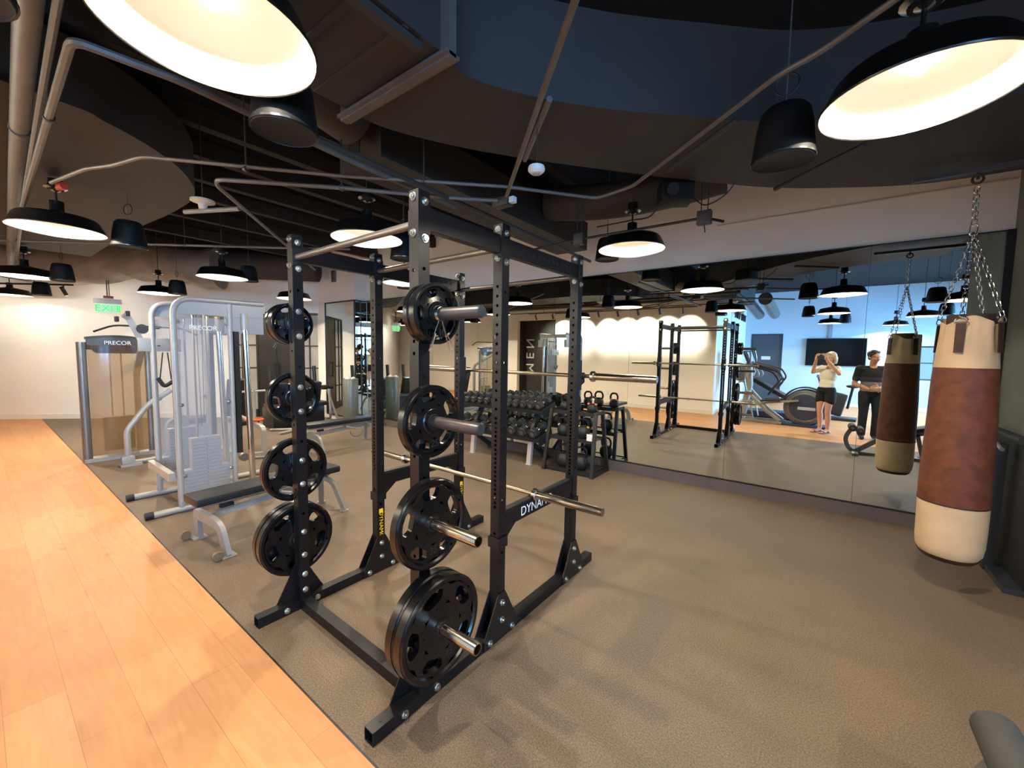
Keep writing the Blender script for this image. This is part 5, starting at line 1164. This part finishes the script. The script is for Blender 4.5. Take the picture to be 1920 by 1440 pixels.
for s in (-1, 1): a_, b_ = EL[s]; d.limb([Vector((s*.08, -.075, 1.34)), a_, a_*.45+b_*.55], [.075, .066, .058], 16)
fleshed('t_shirt', d, white_cloth, wo, .009, 5)
d = MB(); d.ball((0, -.05, .92), .166, (1.08, .78, .75), 22)
for s in (-1, 1): d.limb([(s*.088, -.05, .90), (s*.100, -.045, .70)], [.098, .098], 20)
fleshed('shorts', d, black_cloth, wo, .009, 4)
for s in (-1, 1):
    MB().prism([(s*.05, -.10), (s*.045, .06), (s*.055, .17), (s*.09, .18), (s*.135, .15), (s*.13, .04), (s*.112, -.09), (s*.08, -.115)], .0, .014).build('sandal', mat('brown sandal leather', (120, 84, 56), .6), wo, smooth=0)
    MB().tube(spline([(s*.048, .09, .02), (s*.07, .095, .052), (s*.11, .09, .052), (s*.134, .08, .02)]), 1, sq=(.03, .004)).build('sandal_strap', mat('brown sandal leather', (120, 84, 56), .6), wo)
pf = thing('phone', 'smartphone held sideways in the raised hands of the blonde woman', 'phone', Matrix.Rotation(yaw, 3, 'Z') @ ph + Vector((.13, -.25, 0)), yaw)
MB().box(-.074, .074, -.004, .004, -.036, .036, .003).build('body', mat('phone shell', (70, 72, 78), .3, .5), pf)
MB().box(-.072, .072, -.0046, -.004, -.034, .034).build('screen', mat('phone screen', (30, 34, 40), .15), pf, smooth=0)
for x, z in ((-.05, .018), (-.05, -.008)): MB().lathe([(0, .004), (.008, .004), (.008, .006), (0, .006)], (x, 0, z), (0, 1, 0), 16).build('lens', mat('lens glass', (8, 8, 10), .1), pf)
# ---- man
mn = thing('person', 'dark haired man with glasses in black and grey t-shirt and jeans, seen in the mirror', 'person', (.86, -.06, 0), -.10)
HC = Vector((0, .015, 1.625)); d = MB(); P_, R_ = head(d, HC, -.55, 1.04, -.08)
d.limb([(0, -.0, 1.55), (0, -.015, 1.46), (0, -.02, 1.38)], [.058, .06, .085], 18)
d.ball((0, -.02, 1.24), .175, (1.05, .66, 1.1), 24); d.ball((0, -.01, 1.05), .15, (1.05, .72, 1.1), 20); d.ball((0, -.02, .93), .155, (1.08, .72, .75), 20)
EL = {}
for s in (-1, 1):
    sh_ = Vector((s*.195, -.03, 1.39)); el_ = Vector((s*.265, -.06, 1.09)); wr = Vector((s*.075, .20, 1.0 if s < 0 else 1.03)); pa = Vector((s*.02, .225, 1.01 if s < 0 else 1.05))
    d.limb([Vector((s*.12, -.02, 1.36)), sh_, el_], [.065, .062, .043], 16); d.limb([el_, el_*.6+wr*.4, wr], [.043, .042, .028], 14)
    hand(d, wr, pa, (-s*.9, .35, -.1), (0, .35, .9), (-s*.2, -.3, -.9), (-s*.5, .3, .6)); EL[s] = (sh_, el_)
    hp_ = Vector((s*.095, -.02, .90)); kn = Vector((s*.10, .02, .50)); an = Vector((s*.10, -.03, .09))
    d.limb([hp_, hp_*.5+kn*.5, kn, kn*.65+an*.35, an], [.09, .078, .056, .056, .04], 16)
fleshed('body', d, skin_m, mn, .0075, 4)
face_parts(P_, R_, mn, 1.04, (150, 88, 78))
d = MB(); d.ball(P_(0, -.03, .055), .096*1.04, (.93, 1.05, .88), 24, R_); d.limb([P_(-.04, .04, .095), P_(.04, .04, .10)], [.020, .022], 12); d.limb([P_(0, -.085, .02), P_(0, -.088, -.03)], [.045, .035], 12)
for s in (-1, 1): d.limb([P_(s*.078, .01, .05), P_(s*.08, .0, .015)], [.018, .012], 10)
fleshed('hair', d, hair_d, mn, .008, 4)
d = MB()
for s in (-1, 1): d.tube([P_(s*.034+.024*math.cos(t), .098, .006+.018*math.sin(t)) for t in [2*PI*i/16 for i in range(16)]], .0018, 6, closed=True); d.tube([P_(s*.058, .096, .01), P_(s*.086, .0, .012)], .0018, 6)
d.tube([P_(-.010, .099, .010), P_(.010, .099, .010)], .0018, 6); d.build('glasses', frame_blk, mn)
tee = bpy.data.materials.new('black to grey striped tee'); tee.use_nodes = True; nt = tee.node_tree; bs = nt.nodes['Principled BSDF']; tc = nt.nodes.new('ShaderNodeTexCoord'); sx = nt.nodes.new('ShaderNodeSeparateXYZ'); mr = nt.nodes.new('ShaderNodeMapRange'); cr = nt.nodes.new('ShaderNodeValToRGB')
mr.inputs['From Min'].default_value = .9; mr.inputs['From Max'].default_value = 1.5; nt.links.new(tc.outputs['Object'], sx.inputs[0]); nt.links.new(sx.outputs['Z'], mr.inputs['Value']); nt.links.new(mr.outputs[0], cr.inputs[0]); nt.links.new(cr.outputs[0], bs.inputs['Base Color']); cr.color_ramp.interpolation = 'CONSTANT'
cr.color_ramp.elements[0].position = 0; cr.color_ramp.elements[0].color = (*s2l((186, 180, 172)), 1); cr.color_ramp.elements[1].position = .20; cr.color_ramp.elements[1].color = (*s2l((106, 104, 104)), 1)
for p_, c_ in ((.40, (56, 52, 64)), (.55, (24, 24, 28))): e_ = cr.color_ramp.elements.new(p_); e_.color = (*s2l(c_), 1)
bs.inputs['Roughness'].default_value = .85
d = MB(); d.ball((0, -.02, 1.24), .192, (1.05, .70, 1.1), 24); d.ball((0, -.015, 1.05), .172, (1.05, .76, 1.05), 20); d.ball((0, -.02, .985), .172, (1.06, .78, .55), 20); d.limb([(-.15, -.025, 1.40), (.15, -.025, 1.40)], [.06, .06], 14)
for s in (-1, 1): a_, b_ = EL[s]; d.limb([Vector((s*.10, -.022, 1.36)), a_, a_*.35+b_*.65], [.085, .078, .066], 16)
fleshed('t_shirt', d, tee, mn, .01, 5)
d = MB(); d.ball((0, -.02, .93), .168, (1.07, .76, .7), 22)
for s in (-1, 1): d.limb([(s*.095, -.02, .90), (s*.10, .0, .70), (s*.10, .022, .50), (s*.10, -.005, .30), (s*.10, -.03, .09)], [.105, .092, .072, .068, .064], 18)
fleshed('jeans', d, denim, mn, .01, 4)
for s in (-1, 1):
    d = MB(); d.limb([(s*.10, -.07, .05), (s*.105, .03, .05), (s*.115, .16, .04)], [.045, .045, .036], 14); d.limb([(s*.10, -.03, .09), (s*.10, -.04, .05)], [.045, .045], 12); fleshed('shoe', d, mat('black shoe', (22, 22, 24), .5), mn, .008, 3)
tag(MB((.87, .19, 1.0)).obox((.87, .215, 1.02), (.12, .002, .085), RX(-.9) @ RZ(.15)).build('folded_paper', white_pl, loc=(.87, .19, 1.0), smooth=0), 'folded white paper held by the man with glasses', 'paper')
